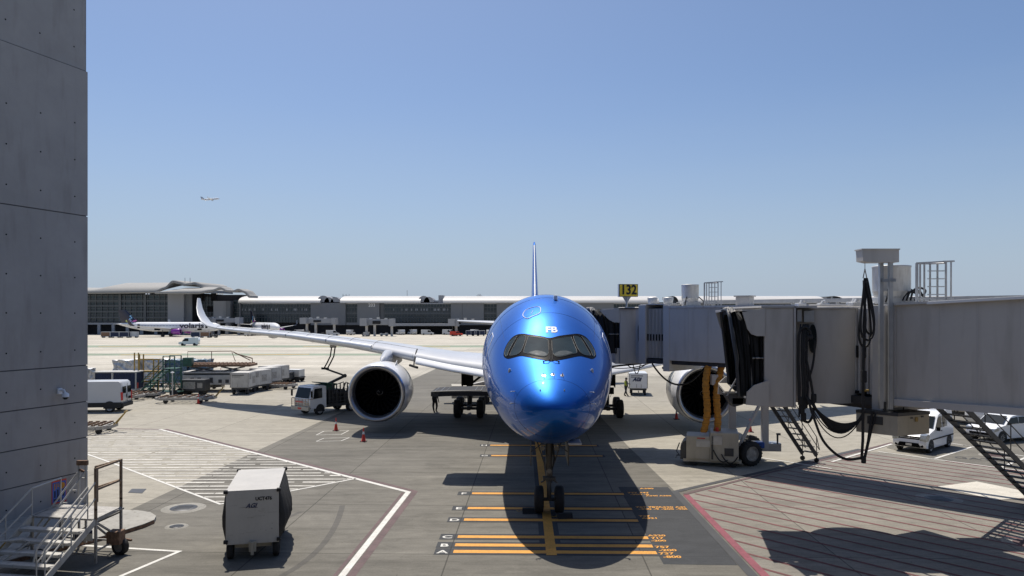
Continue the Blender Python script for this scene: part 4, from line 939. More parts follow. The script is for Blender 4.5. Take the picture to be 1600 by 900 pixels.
# conditioned air unit slung under the near bridge
AU=thing('air_unit',(12.6,24.6,3.73),0,'beige grey box unit slung under the near bridge behind the hoist mast','air unit')
m=MB(); q0=Vector((12.35,24.0,0))
v=[Vector((11.55,25.0,0)),Vector((12.42,24.0,0)),Vector((13.75,24.55,0)),Vector((12.9,25.7,0))]
m.prism([(a.x,a.y) for a in v],3.86,4.55); m.build('casing','beige_paint',AU)
m=MB(); m.prism([(a.x+(.0),a.y) for a in [v[0]+Vector((-.02,-.02,0)),v[1]+Vector((0,-.03,0)),v[2]+Vector((.03,0,0)),v[3]]],4.5,4.6); m.build('lid','dark_steel',AU)
m=MB(); m.box((11.95,24.52,4.3),(.5,.02,.26),rz=-.855); m.box((13.0,24.22,4.42),(.1,.02,.05),rz=.39); m.box((13.45,24.41,4.44),(.1,.02,.05),rz=.39); m.build('vent_grille','dark_steel',AU)
m=MB(); m.box((13.2,24.30,4.36),(.12,.02,.14),rz=.39); build_each(m,'warning_plate','yellow_metal',AU)
m=MB(); m.bar((12.3,24.6,4.55),(12.3,24.6,4.9),.08); m.bar((13.1,25.0,4.55),(13.1,25.0,4.9),.08); m.build('hanger','dark_steel',AU)
# ground cart with yellow air ducts
AC=thing('air_cart',(10.6,38.9,0),-.25,'beige ground air cart under the far bridge with two ribbed orange ducts','air cart')
m=MB(); m.bb(-1.45,-.25,-.75,.75,.35,1.55,.05); m.bb(-.25,1.15,-.85,.85,.3,1.78,.05); m.bb(-1.6,1.3,-.7,.7,.22,.36); cs=m.build('casing','beige_paint',AC,False)
m=MB(); m.prism([(-1.75,.3),(-1.45,.3),(-1.45,1.3),(-1.6,1.2),(-1.75,.9)],-.6,.6,'Y'); m.tube([(-1.8,-.6,.5),(-1.95,-.5,.7),(-1.8,-.3,1.1)],.03,5); m.tube([(-1.8,.5,.3),(-1.98,.2,.35),(-1.98,-.5,.35)],.03,5); m.build('control_panel','dark_steel',AC,False)
m=MB()
m.bb(.45,.9,-.875,-.85,.6,1.0); m.bb(.5,.6,-.9,-.87,.7,.9); m.bb(.7,.8,-.9,-.87,.7,.9)
m.bb(-.2,-.1,-.88,-.85,.4,1.6); m.build('socket_panel','dark_steel',AC,False)
m=MB(); m.bb(-.95,-.25,-.775,-.75,1.0,1.35,.01); m.bb(-.2,.35,-.88,-.85,1.15,1.6,.01); build_each(m,'hatch','galvanised',AC,False)
m=MB(); m.bb(-.9,-.5,-.765,-.75,1.42,1.47); build_each(m,'warning_plate','red_plastic',AC,False)
m=MB(); m.cyl((.1,-.4,1.78),(.1,-.4,1.98),.09,.08,12); m.build('beacon','cone_orange',AC,False)
m=MB(); m.tube(catenary((.3,-.9,.7),(1.1,-.9,.6),.4),.03,5); m.tube(catenary((-.1,-.9,.9),(.6,-.9,.4),.3),.03,5); m.build('cord','black_rubber',AC,False)
for x in(-1.1,.9):
    for y in(-.6,.6): m=MB(); m.cyl((x,y-.08,.2),(x,y+.08,.2),.2,n=16); m.build('wheel','tyre_black',AC,False)
for k,(x0,x1) in enumerate(((9.95,10.35),(10.55,10.95))):
    q=MB(); n=44; rr=[]; a=Vector((x0,38.7,1.7)); b=Vector((x1,39.2,5.2)); pts=[a.lerp(b,i/n)+Vector((.10*sin(PI*i/n*2+k),-.1*sin(PI*i/n),0)) for i in range(n+1)]
    for i,p in enumerate(pts): r=.19 if i%4 else .155; rr.append([p+Vector((r*cos(t),r*sin(t),0)) for t in [2*PI*j/14 for j in range(14)]])
    q.loft(rr); du=q.build('duct','duct_orange',AC)
    q=MB()
    for i in range(2,n,4): q.tube([pts[i]+Vector((.175*cos(t),.175*sin(t),0)) for t in [2*PI*j/14 for j in range(14)]],.02,4,closed=True)
    build_each(q,'duct_ring','black_rubber',du)
m=MB(); m.box((10.7,39.1,4.4),(.5,.35,.55),ch=.03); m.bar((10.2,39.3,4.6),(10.2,39.3,5.2),.08); m.bar((11.0,39.3,4.4),(11.0,39.3,5.2),.1); m.build('duct_hook_frame','bridge_grey',BA)
# terminal building the picture is taken from: dark glazed front behind and beside the camera
TB=thing('terminal_building',(0,-3,0),0,'terminal front facing the parked airliner from behind the viewer','terminal')
m=MB(); m.bb(-34,60,-9,-3.0,0,16); m.build('wall','term_panel',TB)
m=MB(); m.bb(-33,59,-3.0,-2.94,5.5,14.0); m.build('window_band','term_glass',TB)
m=MB()
for k in range(47): m.bb(-33+2*k,-32.93+2*k,-2.94,-2.86,5.5,14)
for z in(5.5,8.2,11.1,14): m.bb(-33,59,-2.94,-2.86,z-.05,z+.05)
m.build('mullion','term_mullion',TB)
m=MB(); m.bb(-34,60,-9.2,-1.8,16,16.6); m.build('roof','term_panel_light',TB)

# ---------------- concrete wall on the left ----------------
WL=thing('concrete_wall',(-17.6,30.9,0),0,'tall grey panel concrete wall with tie holes at the left edge','wall')
dW=Vector((-373/1164,-1,0)).normalized(); pW=Vector((-17.6,30.9,0)); nW=Vector((1,-.3204,0)).normalized()
def PW_(t,z,o=0): return pW+dW*t+nW*o+Vector((0,0,z))
def wbox(mb,t0,t1,z0,z1,o0,o1):
    v=[PW_(t,z,o) for t in(t0,t1) for z in(z0,z1) for o in(o0,o1)]; mb.add(v,[(0,1,3,2),(4,6,7,5),(0,4,5,1),(2,3,7,6),(0,2,6,4),(1,5,7,3)])
ZJ=[0,1.33,2.72,5.7,11.87,17.87,21.0]
m=MB()
lv=[0,1.33,2.72,4.2,5.7,11.87,17.87,24.5]
for a,b in zip(lv[:-1],lv[1:]): wbox(m,0 if a<17 else .06,33,a+.02,b-.02,-6,0 if a<17 else -.04)
m.build('panel','panel_concrete',WL)
m=MB(); wbox(m,.03,33,0,24.4,-5.9,-.05); m.build('joint','joint_dark',WL)
m=MB(); wbox(m,-.1,33,24.4,24.8,-6,.1); m.build('coping','dark_steel',WL)
m=MB()
for t in(.62,2.15,3.55,5.0,6.5,8):
    z=.6
    for z in [.55,1.95,3.4,4.9,6.35,7.85,9.3,10.75,12.6,14.1,15.6,17.1,18.7,20.2,21.7]:
        c=PW_(t,z,.0 if z<17 else -.04); m.cyl(c-nW*.02,c+nW*.004,.032,n=10)
build_each(m,'tie_hole','black_void',WL)
cm=thing('dome_camera',tuple(PW_(1.35,4.7)),0,'white dome security camera on a short arm on the concrete wall','camera')
m=MB(); c=PW_(1.35,4.75,0); m.box(c+nW*.04,(.08,.2,.24),rz=math.atan2(nW.y,nW.x),ch=.02); m.tube([c,c+nW*.25+Vector((0,0,.05)),c+nW*.34+Vector((0,0,-.08))],.045,8); m.build('arm','white_paint',cm)
m=MB(); e=c+nW*.34+Vector((0,0,-.1)); m.lathe([(-.12,.13),(0,.13),(.06,.05)],16,o=tuple(e)); h=m.build('housing','white_paint',cm); m=MB(); m.ball(e+Vector((0,0,-.12)),.11,6); m.build('dome','glass_dark',h)
ps=thing('wall_poster',tuple(PW_(1.3,.6)),0,'blue and orange safety poster fixed low on the concrete wall','poster')
rzW=math.atan2(dW.y,dW.x)
m=MB(); wbox(m,1.02,1.68,.30,1.22,.003,.012); m.build('poster_border','cone_orange',ps)
m=MB(); wbox(m,1.05,1.65,.36,1.16,.012,.016); m.build('poster_sheet','blue_plastic',ps)
m=MB(); c=PW_(1.22,.98,.018); m.cyl(c,c+nW*.003,.13,n=20); 
for k in range(3): wbox(m,1.38+.08*k,1.42+.08*k,.95-.05*k,1.1,.017,.019)
m.build('poster_disc','duct_orange',ps)
m=MB(); wbox(m,1.2,1.6,.42,.5,.017,.019); 
for k in range(4): wbox(m,1.12+.13*k,1.19+.13*k,.55,.85-.04*(k%2),.017,.019)
m.build('poster_print','navy_fabric',ps)
# ---------------- kerb island and rolling stairs, lower left ----------------
KI=MB(); pts=[G(137,800),G(180,802),G(215,803),G(235,806),G(244,812),G(241,818),G(225,825),G(190,836),G(147,848),G(60,870),G(0,886),(-19.6,23.5),(-18.9,27),(-17.7,30.6)]
pts=[Vector((p[0],p[1],0)) for p in pts]; KI.prism([(p.x,p.y) for p in pts],0,.15); tag(KI.build('kerb_island','kerb_concrete'),kind='structure')
m=MB(); q=pts[3:11]
for a,b in zip(q[:-1],q[1:]):
    d=(b-a).normalized(); n=Vector((-d.y,d.x,0)); n=n if n.dot(Vector((.3,-1,0)))>0 else -n
    m.add([a+n*.012,b+n*.012,b+n*.012+Vector((0,0,.13)),a+n*.012+Vector((0,0,.13))],[(0,1,2,3)])
tag(m.build('kerb_face','rust_metal'),kind='structure')
RS=thing('rolling_stair',(-13.4,23.6,0),0,'white metal rolling stair with tall rusty guard frame beside the concrete wall','rolling stair')
A_=Vector((-12.88,23.05,0)); B_=Vector((-12.86,24.5,0)); wd=Vector((-.985,.17,0)); dd=Vector((-.30,-.954,0)); PZ=1.42; WID=2.25
m=MB(); c=(A_+B_)/2+wd*WID/2; m.box((c.x,c.y,PZ),(WID,1.45,.05),rz=math.atan2(-wd.y,-wd.x)); m.build('platform','worn_steel',RS)
m=MB()
for o in(0,WID):
    for p in(A_,B_): q=p+wd*o; m.bar((q.x,q.y,.08),(q.x,q.y,PZ),.07)
    m.bar(A_+wd*o+Vector((0,0,PZ)),B_+wd*o+Vector((0,0,PZ)),.06,.12)
for z0,z1 in((1.3,.3),(.35,.35)): m.bar(A_+Vector((0,0,z0)),A_+wd*WID*.7+Vector((0,0,z1)),.05); m.bar(B_+Vector((0,0,z0)),B_+wd*WID+Vector((0,0,z1)),.05)
m.bar(A_+Vector((0,0,1.35)),B_+Vector((0,0,.45)),.055); m.bar(A_+Vector((-.15,.1,1.3)),B_+Vector((-.3,0,.4)),.05); m.bar(A_+Vector((0,0,.45)),B_+Vector((0,0,.45)),.045); m.bar(A_+wd*.2+Vector((0,0,.9)),A_+wd*.9+Vector((0,0,.5)),.045)
m.build('undercarriage','worn_steel',RS)
m=MB(); N_=5
for k in range(1,N_+1):
    c=A_+wd*WID/2+dd*.34*k; c.z=PZ-.25*k; m.box((c.x,c.y,c.z),(WID-.06,.30,.035),rz=math.atan2(-wd.y,-wd.x)); m.box((c.x+dd.x*.15,c.y+dd.y*.15,c.z-.03),(WID-.06,.03,.07),rz=math.atan2(-wd.y,-wd.x))
build_each(m,'step','old_white',RS)
m=MB()
for o in(0,WID): m.bar(A_+wd*o+Vector((0,0,PZ-.02)),A_+wd*o+dd*1.9+Vector((0,0,.04)),.05,.18)
build_each(m,'stringer','old_white',RS)
m=MB()
for o,h in((0,1.18),(.28,1.0),(WID,.9)):
    a=A_+wd*o; t_=a+Vector((0,0,PZ+h)); b=a+dd*1.75+Vector((0,0,.22+.8)); m.tube([t_,b,b+Vector((-.05,-.05,-.35))],.032,6); m.tube([t_-Vector((0,0,.5)),b-Vector((0,0,.4))],.026,6)
    for f in(0,.5,1): q=(a+Vector((0,0,PZ))).lerp(a+dd*1.75+Vector((0,0,.2)),f); m.tube([q,q+Vector((0,0,.8+(h-.8)*(1-f)))],.022,6)
q=B_+wd*WID+Vector((0,0,PZ)); m.tube([A_+wd*WID+Vector((0,0,PZ+.9)),q+Vector((0,0,.9)),q],.028,6)
build_each(m,'handrail','old_white',RS)
m=MB()
for p in(A_,B_): m.bar((p.x,p.y,PZ),(p.x,p.y,PZ+.35),.07); m.bar((p.x,p.y,PZ+.3),(p.x,p.y,3.03),.07)
C_=A_+Vector((-.10,.22,0)); m.bar((C_.x,C_.y,PZ+.5),(C_.x,C_.y,3.05),.08)
for z in(3.0,2.35): m.bar(A_+Vector((0,0,z)),B_+Vector((0,0,z)),.06); m.bar(C_+Vector((0,0,z+.03)),B_+Vector((-.02,0,z+.0)),.06)
m.build('guard_frame','rust_pale',RS)
m=MB(); m.box((A_.x+.12,A_.y+.95,.62),(.42,.4,.42),ch=.03); m.bar((B_.x+.05,B_.y-.1,.45),(B_.x+.5,B_.y-.3,.45),.06); m.build('wheel_box','rust_metal',RS)
wheel(RS,(B_.x+.16,B_.y-.35,.28),.28,.2,(.3,1,0),tread=False); wheel(RS,(A_.x-2.0,A_.y+.4,.2),.2,.12,(.3,1,0),tread=False,rimm='dark_steel')
m=MB(); q=A_+wd*.42; m.box((q.x,q.y-.06,.95),(.68,.02,.34),rz=-.17); m.build('number_plate','paint_white',RS)
m=MB(); m.box((q.x,q.y-.075,1.07),(.68,.015,.10),rz=-.17); m.text('18',.22,TM((q.x-.16,q.y-.045-.03,.92),rx=PI/2,rz=-.17),depth=.004,bold=.01); m.build('plate_print','text_navy',RS)
TR=thing('towbar_frame',(-16.3,22.6,0),.1,'low white folding tow frame with yellow strap lying before the rolling stair','tow frame')
m=MB()
m.tube([(-16.9,22.4,.6),(-15.6,22.35,.95),(-14.7,22.45,1.0),(-14.6,22.5,.8),(-15.5,22.4,.5),(-16.9,22.4,.4)],.03,6)
m.tube([(-15.55,22.4,.95),(-15.5,22.4,.45)],.025,6); m.tube([(-16.6,22.3,.65),(-16.6,22.3,.15)],.03,6)
for a,b in(((-16.9,21.9,.2),(-13.7,22.5,.35)),((-16.8,22.5,.15),(-14.2,22.7,.9)),((-15.6,22.1,.1),(-14.5,22.4,.95)),((-14.9,22.1,.1),(-13.9,22.5,.55))): m.tube([a,b],.025,6)
m.build('frame_tube','old_white',TR)
m=MB(); m.bar((-15.9,22.2,.1),(-15.3,22.5,.9),.12,.04); m.build('strap','yellow_metal',TR)
S2=thing('step_ladder',(-14.3,24.9,0),0,'narrow white step ladder with rusty top between rolling stair and concrete wall','step ladder')
m=MB()
for x in(-14.50,-14.27): m.bar((x,24.95,.15),(x,24.95,2.75),.06); m.tube([(x,24.95,2.55),(x-1.1,23.6,.35)],.03,6)
for k in range(6): m.bar((-14.5-.18*k,24.95-.225*k,2.3-.36*k),(-14.27-.18*k,24.95-.225*k,2.3-.36*k),.05)
m.bar((-14.5,24.95,1.6),(-14.27,24.95,1.6),.05); m.build('frame','old_white',S2)
m=MB(); m.box((-14.385,24.95,2.82),(.36,.12,.16),ch=.02); m.bar((-14.5,24.95,2.6),(-14.27,24.95,2.5),.06); m.build('top_guard','rust_metal',S2)

# ---------------- covered cargo cart, front left ----------------
KC=thing('cargo_cart',(-8.23,23.62,0),.235,'nearest white box cargo cart with black side curtains on bare concrete','cargo cart')
W_,L_,zb_,zt_=.80,3.35,.58,2.22
m=MB(); m.box((0,L_/2,zt_-.02),(W_*2,L_,.05),ch=.015); m.bb(-W_,W_,-.0,.035,zb_-.02,zt_-.04,.008); m.bb(-W_,W_,L_-.035,L_,zb_,zt_-.04,.008); m.bb(-W_,W_,0,L_,zb_-.06,zb_,.01); bx=m.build('box_shell','box_white',KC,False)
m=MB()
for x in(-W_,W_):
    for y in(.0,L_):
        for z in(zb_+.04,zt_-.03): m.box((x,y,z),(.13,.13,.11),ch=.02)
build_each(m,'corner_bumper','black_rubber',bx,False)
for sg,wd in((-1,.22),(1,.30)):
    m=MB(); rr=[]
    for i in range(17):
        y=.06+(L_-.12)*i/16; e=.05*sin(i*2.2); f=sin(PI*i/16)**.4; rr.append([Vector((sg*(W_+.01),y,zt_-.06)),Vector((sg*(W_+wd*.35*f+.02+e*.3),y,1.9)),Vector((sg*(W_+wd*.85*f+e*.6+.02),y,1.35)),Vector((sg*(W_+wd*f+e*.5),y,1.05)),Vector((sg*(W_+.25*wd*f+.02),y,.62)),Vector((sg*(W_+.0),y,.56))])
    m.loft(rr,closed=False,cap=False); m.build('side_curtain','black_fabric',KC,False)
m=MB(); m.text('UCT476',.15,TM((.34,-.006,1.93),rx=PI/2)@Matrix.Diagonal((.95,1,1,1)),depth=.003,bold=.006); m.build('number','text_black',bx,False)
m=MB(); T=TM((-.02,-.008,1.72),rx=PI/2); T2=T@Matrix(((1,.35,0,0),(0,1,0,0),(0,0,1,0),(0,0,0,1)))
m.text('AGI',.19,T2,depth=.003,bold=.006); m.bb(-.14,.16,-.008,-.006,1.655,1.665); m.build('logo','text_navy',bx,False)
m=MB()
for k in range(16): a,b=random.uniform(-.7,.7),random.uniform(.75,2.0); m.bb(a,a+random.uniform(.03,.3),-.0035,-.002,b,b+random.uniform(.004,.012))
for k in range(6): a,b=random.uniform(.1,.6),random.uniform(.8,1.5); m.bb(a,a+.03,-.004,-.002,b,b+.03)
m.build('scratch_mark','worn_steel',bx,False)
m=MB(); m.bb(-.1,.12,-.1,0,.28,.62,.02); m.bb(-W_*.7,W_*.7,.25,.45,.34,.5); m.bb(-W_*.7,W_*.7,L_-.5,L_-.3,.34,.5); m.bb(-.1,.1,0,L_,.38,.5); m.bb(-.04,.05,-.16,-.08,.2,.6,.01); ch=m.build('chassis','beige_paint',KC,False)
for x in(-.7,.7):
    for y in(.35,L_-.4): 
        m=MB(); m.lathe([(-.09,.14),(-.1,.24),(-.07,.28),(.07,.28),(.1,.24),(.09,.14)],22,'X',(x,y,.28)); t_=m.build('tyre','tyre_black',KC,False)
        m=MB(); m.lathe([(-.07,.01),(-.07,.14),(.07,.14),(.07,.01)],14,'X',(x,y,.28)); m.build('rim','dark_steel',t_,False)

# ---------------- traffic cones ----------------
def make_cone():
    t=thing('traffic_cone',(0,0,0)); m=MB(); m.box((0,0,.02),(.40,.40,.04),ch=.012); m.build('cone_base','black_rubber',t,False)
    m=MB(); m.lathe([(.04,.15),(.05,.135),(.42,.075),(.64,.045),(.86,.022),(.87,.005)],18); b=m.build('cone_body','cone_orange',t,False)
    m=MB(); m.lathe([(.46,.074),(.62,.049)],18); m.build('reflective_band','cone_band',b,False); return t
cn=make_cone()
CL=[(568,690,'nearest orange cone, right beside the engine shadow'),(525,673,'orange cone standing in front of the fuel truck'),(310,631,'lone orange cone where the wing shadow ends, far left'),(1057,655,'cone in the shade under the far engine'),(1172,675,'orange cone seen between the bridge columns'),(345,585,'orange cone standing behind the green access stair'),(1262,700,'small cone on the sunlit concrete beyond the service stair')]
for k,(u,v,l) in enumerate(CL[:6]):
    p=G(u,v); c=cn if k==0 else copy_tree(cn); c.location=(p.x,p.y,0); tag(c,l,'cone','orange traffic cones')

# ---------------- people ----------------
def person(loc,rz,label,arm='down',vest=False,lean=0):
    bm=bmesh.new(); V={}; RAD=[]
    def v(n,co,r,par=None):
        a=bm.verts.new(co); RAD.append((r,r) if not isinstance(r,tuple) else r); V[n]=a
        if par: bm.edges.new((V[par],a))
    v('pel',(0,0,.95),(.16,.12)); v('sp',(0,0,1.15),(.15,.11),'pel'); v('ch',(0,-.02,1.35),(.18,.12),'sp'); v('nk',(0,-.02,1.50),.06,'ch'); v('hd',(0,-.04,1.60),(.085,.1),'nk'); v('tp',(0,-.04,1.72),(.075,.09),'hd')
    for s_ in(-1,1):
        k=str(s_); v('hip'+k,(s_*.10,0,.88),.11,'pel'); v('kn'+k,(s_*.13,-.08*s_,.5),.078,'hip'+k); v('an'+k,(s_*.15,.10*s_,.09),.055,'kn'+k); v('to'+k,(s_*.15,.06*s_-.18,.04),.045,'an'+k)
        v('sh'+k,(s_*.19,-.02,1.40),.065,'ch')
        if arm=='down' or s_<0: e=(s_*.25,-.02,1.12);h=(s_*.26,-.12,.88)
        else: e=(s_*.28,-.2,1.2);h=(s_*.2,-.45,1.15)
        v('el'+k,e,.045,'sh'+k); v('wr'+k,h,.032,'el'+k)
        d=(Vector(h)-Vector(e)).normalized(); v('pa'+k,Vector(h)+d*.07,(.035,.022),'wr'+k)
        for f in range(4): v('f%d'%f+k,Vector(h)+d*(.15-.01*abs(f-1))+Vector((.0,(f-1.5)*.018,0)),.009,'pa'+k)
        v('th'+k,Vector(h)+d*.09+Vector((-s_*.04,-.03,0)),.010,'pa'+k)
    me=bpy.data.meshes.new('b'); bm.to_mesh(me); bm.free(); o=bpy.data.objects.new('b',me); COL.objects.link(o)
    o.modifiers.new('s','SKIN')
    for k_,r_ in enumerate(RAD): me.skin_vertices[0].data[k_].radius=(r_[0]*1.12,r_[1]*1.12); me.skin_vertices[0].data[k_].use_root=(k_==0)
    sb=o.modifiers.new('u','SUBSURF'); sb.levels=2
    dg=bpy.context.evaluated_depsgraph_get(); ev=o.evaluated_get(dg).to_mesh()
    m=MB(); m.add([q.co.copy() for q in ev.vertices],[list(q.vertices) for q in ev.polygons],True)
    # colour by height: skin on head and hands
    for i,f in enumerate(m.f):
        c=sum((m.v[j] for j in f),Vector())/len(f); 
        m.mi[i]=1 if c.z>1.5 else 0
    o.evaluated_get(dg).to_mesh_clear(); bpy.data.objects.remove(o)
    t=thing('person',loc,rz,label,'person'); b=m.build('body',['dark_cloth','skin'],t,False)
    m=MB(); m.lathe([(1.63,.112),(1.70,.118),(1.78,.09),(1.81,.02)],14,o=(0,-.04,0)); m.bb(-.07,.07,-.2,-.1,1.655,1.67); m.build('cap','dark_cloth',t,False)
    if vest: m=MB(); m.loft([[Vector((w_*cos(a),w_*.72*sin(a)-.015,z)) for a in [2*PI*k/16 for k in range(16)]] for z,w_ in((1.0,.20),(1.2,.20),(1.36,.225),(1.46,.17))],cap=False); m.build('safety_vest','hi_vis',t,False)
    return t
person((-6.2,60.0,0),.6,'person in dark clothes standing left of the main landing gear','down')
person((11.0,72.0,0),1.9,'person in a yellow safety vest working beside the far white cart','out',True)

# ---------------- vehicles ----------------
def carwheel(t,x,y,r,w_,sg,steel='wing_grey',spokes=5):
    m=MB(); m.lathe([(-w_/2,r*.66),(-w_/2*1.03,r*.9),(-w_/2*.8,r),(w_/2*.8,r),(w_/2*1.03,r*.9),(w_/2,r*.66)],26,'Y',(x,y,r)); ty=m.build('tyre','tyre_black',t,False)
    m=MB(); m.lathe([(sg*w_*.36,.01),(sg*w_*.36,r*.22),(sg*w_*.2,r*.3),(sg*w_*.2,r*.52),(sg*w_*.47,r*.66),(-sg*w_*.4,r*.66)],20,'Y',(x,y,r))
    for k in range(spokes): a=2*PI*k/spokes; m.bar((x+r*.2*cos(a),y+sg*w_*.38,r+r*.2*sin(a)),(x+r*.6*cos(a),y+sg*w_*.40,r+r*.6*sin(a)),r*.16,.02)
    m.build('rim',steel,ty,False)
def body_loft(pr,hw,n=7,tumble=.12,zs=.9,roofz=1.8,inset=0.0):
    "side profile (x,z) closed loop lofted across the width with tumblehome and rounded sides"
    rr=[]
    for k in range(n):
        t=-1+2*k/(n-1); yy=hw*math.copysign(abs(t)**.55,t) if abs(t)<1 else hw*t
        e=max(0,abs(t)-.6)/.4; ring_=[]
        for x,z in pr:
            tb=tumble*max(0,(z-zs)/(roofz-zs)); ring_.append(Vector((x*(1-.02*e*e),yy*(1-tb),z-(.035*e*e if z>zs else 0)+(.0))))
        rr.append(ring_)
    return rr
# compact van (front at +x)
def small_van(loc,rz,label):
    t=thing('parked_van',loc,rz,label,'van')
    L=4.3; hw=.88
    low=[(-2.1,.28),(-1.75,.24),(1.7,.24),(2.15,.32),(2.2,.5),(2.16,.72),(2.06,.88),(1.9,.96),(1.2,1.14),(.80,1.22),(.25,1.82),(.1,1.94),(-.4,2.08),(-1.3,2.14),(-2.0,2.12),(-2.12,2.0),(-2.16,1.1),(-2.17,.5)]
    m=MB(); m.loft(body_loft(low,hw,11,.10,1.05,2.12)[::-1],smooth=True); body=m.build('body','white_paint',t,False)
    for sg in(-1,1):
        m=MB(); y=lambda z: sg*(hw*(1-.10*max(0,(z-1.05)/.93))+.012)
        P=[(.66,1.26),(.24,1.74),(.05,1.82),(-.30,1.84),(-.30,1.22)]; m.add([(x,y(z),z) for x,z in P],[(0,1,2,3,4)])
        P=[(-.42,1.22),(-.42,1.85),(-1.12,1.86),(-1.12,1.24)]; m.add([(x,y(z),z) for x,z in P],[(0,1,2,3)]); m.build('side_window','glass_dark',body,False)
        m=MB()
        for x in(-.40,-1.22): m.bar((x,y(1.7),.42),(x,y(1.7)+sg*.0,1.75),.01,.012)
        m.add([(-2.1,y(.6)+sg*.004,.66),(1.2,y(.6)+sg*.004,.66),(1.2,y(.6)+sg*.004,.73),(-2.1,y(.6)+sg*.004,.73)],[(0,1,2,3)]); m.build('trim_line','window_frame',body,False)
        m=MB(); m.box((.62,sg*(hw+.12),1.22),(.1,.2,.2),ch=.03); m.build('mirror','window_frame',body,False)
        m=MB(); m.box((-.2,sg*(hw+.01),1.05),(.16,.03,.035),ch=.01); m.build('door_handle','window_frame',body,False)
        m=MB(); m.prism([(1.72,.68),(2.16,.66),(2.19,.80),(2.10,.98),(1.82,1.05),(1.62,.92)],sg*.56,sg*.90,'Y'); m.build('headlight','headlight_glass',body,False)
        m=MB(); m.cyl((2.0,sg*.7,.42),(2.19,sg*.68,.42),.075,n=12); m.build('fog_lamp','window_frame',body,False)
        m=MB()
        for cx in(1.38,-1.42): m.prism([(cx+.41*cos(a),.33+.40*sin(a)) for a in [PI*k/12 for k in range(13)]]+[(cx-.41,.22),(cx+.41,.22)],sg*(hw-.25),sg*(hw+.012),'Y')
        m.build('wheel_arch','black_rubber',body,False)
        for cx in(1.38,-1.42): carwheel(t,cx,sg*(hw-.10),.325,.22,sg)
    m=MB(); m.add([(.78,-.76,1.25),(.78,.76,1.25),(.24,.70,1.83),(.24,-.70,1.83)],[(0,1,2,3)]); m.v=[p+Vector((.022,0,.022)) for p in m.v]; m.build('windscreen','glass_dark',body,False)
    m=MB(); m.prism([(-.56,.74),(.56,.74),(.60,.90),(-.60,.90)],2.10,2.16,'X'); m.prism([(-.62,.34),(.62,.34),(.5,.56),(-.5,.56)],2.14,2.215,'X'); g_=m.build('grille','window_frame',body,False)
    m=MB(); m.bb(2.155,2.17,-.5,.5,.80,.83); m.ball((2.16,0,.82),.06,5,sc=(.3,1,.7)); m.build('grille_bar','dull_alu',g_,False)
    m=MB(); m.bb(2.215,2.225,-.16,.16,.40,.52); m.build('number_plate','paint_white',g_,False)
    m=MB(); m.tube([(.82,-.4,1.25),(.55,.2,1.53)],.01,4); build_each(m,'wiper','black_rubber',body,False)
    m=MB()
    for z,s_ in((.95,.1),(.86,.07)): m.text('Service',s_,TM((.12,-(hw+.014),z),rx=PI/2),depth=.002) if 0 else None
    m.bb(-.05,.35,-hw-.015,-hw-.012,.98,1.01); m.bb(-.05,.2,-hw-.015,-hw-.012,.92,.94); m.build('door_mark','text_navy',body,False)
    for x in(-.45,-.95,-1.5):
        m=MB(); m.bar((x,-.6,2.14),(x,.6,2.14),.04,.02); m.build('roof_rib','white_paint',body,False)
    return t
a=G(1451,711);b=G(1478,702.6); d=(a-b).normalized()
_v=small_van((24.1,43.6,0),math.atan2(-.66,-.75),'white high roof compact van parked in the first bay right of the air unit'); _v.scale=(1,1,1.06)
def small_suv(loc,rz,label):
    t=thing('parked_car',loc,rz,label,'car'); hw=.9
    low=[(-2.0,.3),(-1.7,.25),(1.6,.25),(2.0,.34),(2.07,.55),(2.02,.8),(1.9,.93),(1.55,1.02),(.95,1.10),(.35,1.55),(.1,1.62),(-.6,1.65),(-1.5,1.6),(-1.85,1.5),(-2.05,1.05),(-2.08,.55)]
    m=MB(); m.loft(body_loft(low,hw,11,.14,1.0,1.65)[::-1]); body=m.build('body','white_paint',t,False)
    for sg in(-1,1):
        y=lambda z: sg*(hw*(1-.14*max(0,(z-1.0)/.65))+.012)
        m=MB(); m.add([(x,y(z),z) for x,z in((.82,1.12),(.36,1.47),(-.3,1.52),(-.3,1.12))],[(0,1,2,3)]); m.add([(x,y(z),z) for x,z in((-.38,1.12),(-.38,1.52),(-1.2,1.5),(-1.2,1.12))],[(0,1,2,3)]); m.add([(x,y(z),z) for x,z in((-1.28,1.12),(-1.28,1.49),(-1.7,1.42),(-1.75,1.15))],[(0,1,2,3)]); m.build('side_window','glass_dark',body,False)
        m=MB(); m.prism([(1.6,.78),(2.05,.72),(2.02,.88),(1.6,1.0)],sg*.52,sg*.91,'Y'); m.build('headlight','headlight_glass',body,False)
        m=MB(); m.box((.75,sg*(hw+.1),1.15),(.12,.18,.13),ch=.04); m.build('mirror','window_frame',body,False)
        m=MB()
        for cx in(1.28,-1.28): m.prism([(cx+.42*cos(a),.34+.41*sin(a)) for a in [PI*k/12 for k in range(13)]]+[(cx-.42,.22),(cx+.42,.22)],sg*(hw-.25),sg*(hw+.01),'Y')
        m.build('wheel_arch','black_rubber',body,False)
        for cx in(1.28,-1.28): carwheel(t,cx,sg*(hw-.1),.345,.22,sg,'dull_alu',10)
    m=MB(); m.add([(.98,-.74,1.13),(.98,.74,1.13),(.40,.64,1.55),(.40,-.64,1.55)],[(0,1,2,3)]); m.v=[p+Vector((.02,0,.03)) for p in m.v]; m.build('windscreen','glass_dark',body,False)
    m=MB(); m.prism([(-.5,.80),(.5,.80),(.5,.87),(-.5,.87)],1.96,2.04,'X'); m.prism([(-.6,.40),(.6,.40),(.66,.62),(-.66,.62)],2.0,2.085,'X'); m.build('grille','window_frame',body,False)
    return t
small_suv((30.6,46.6,0),PI+.42,'small white five door car seen through the near service stair')
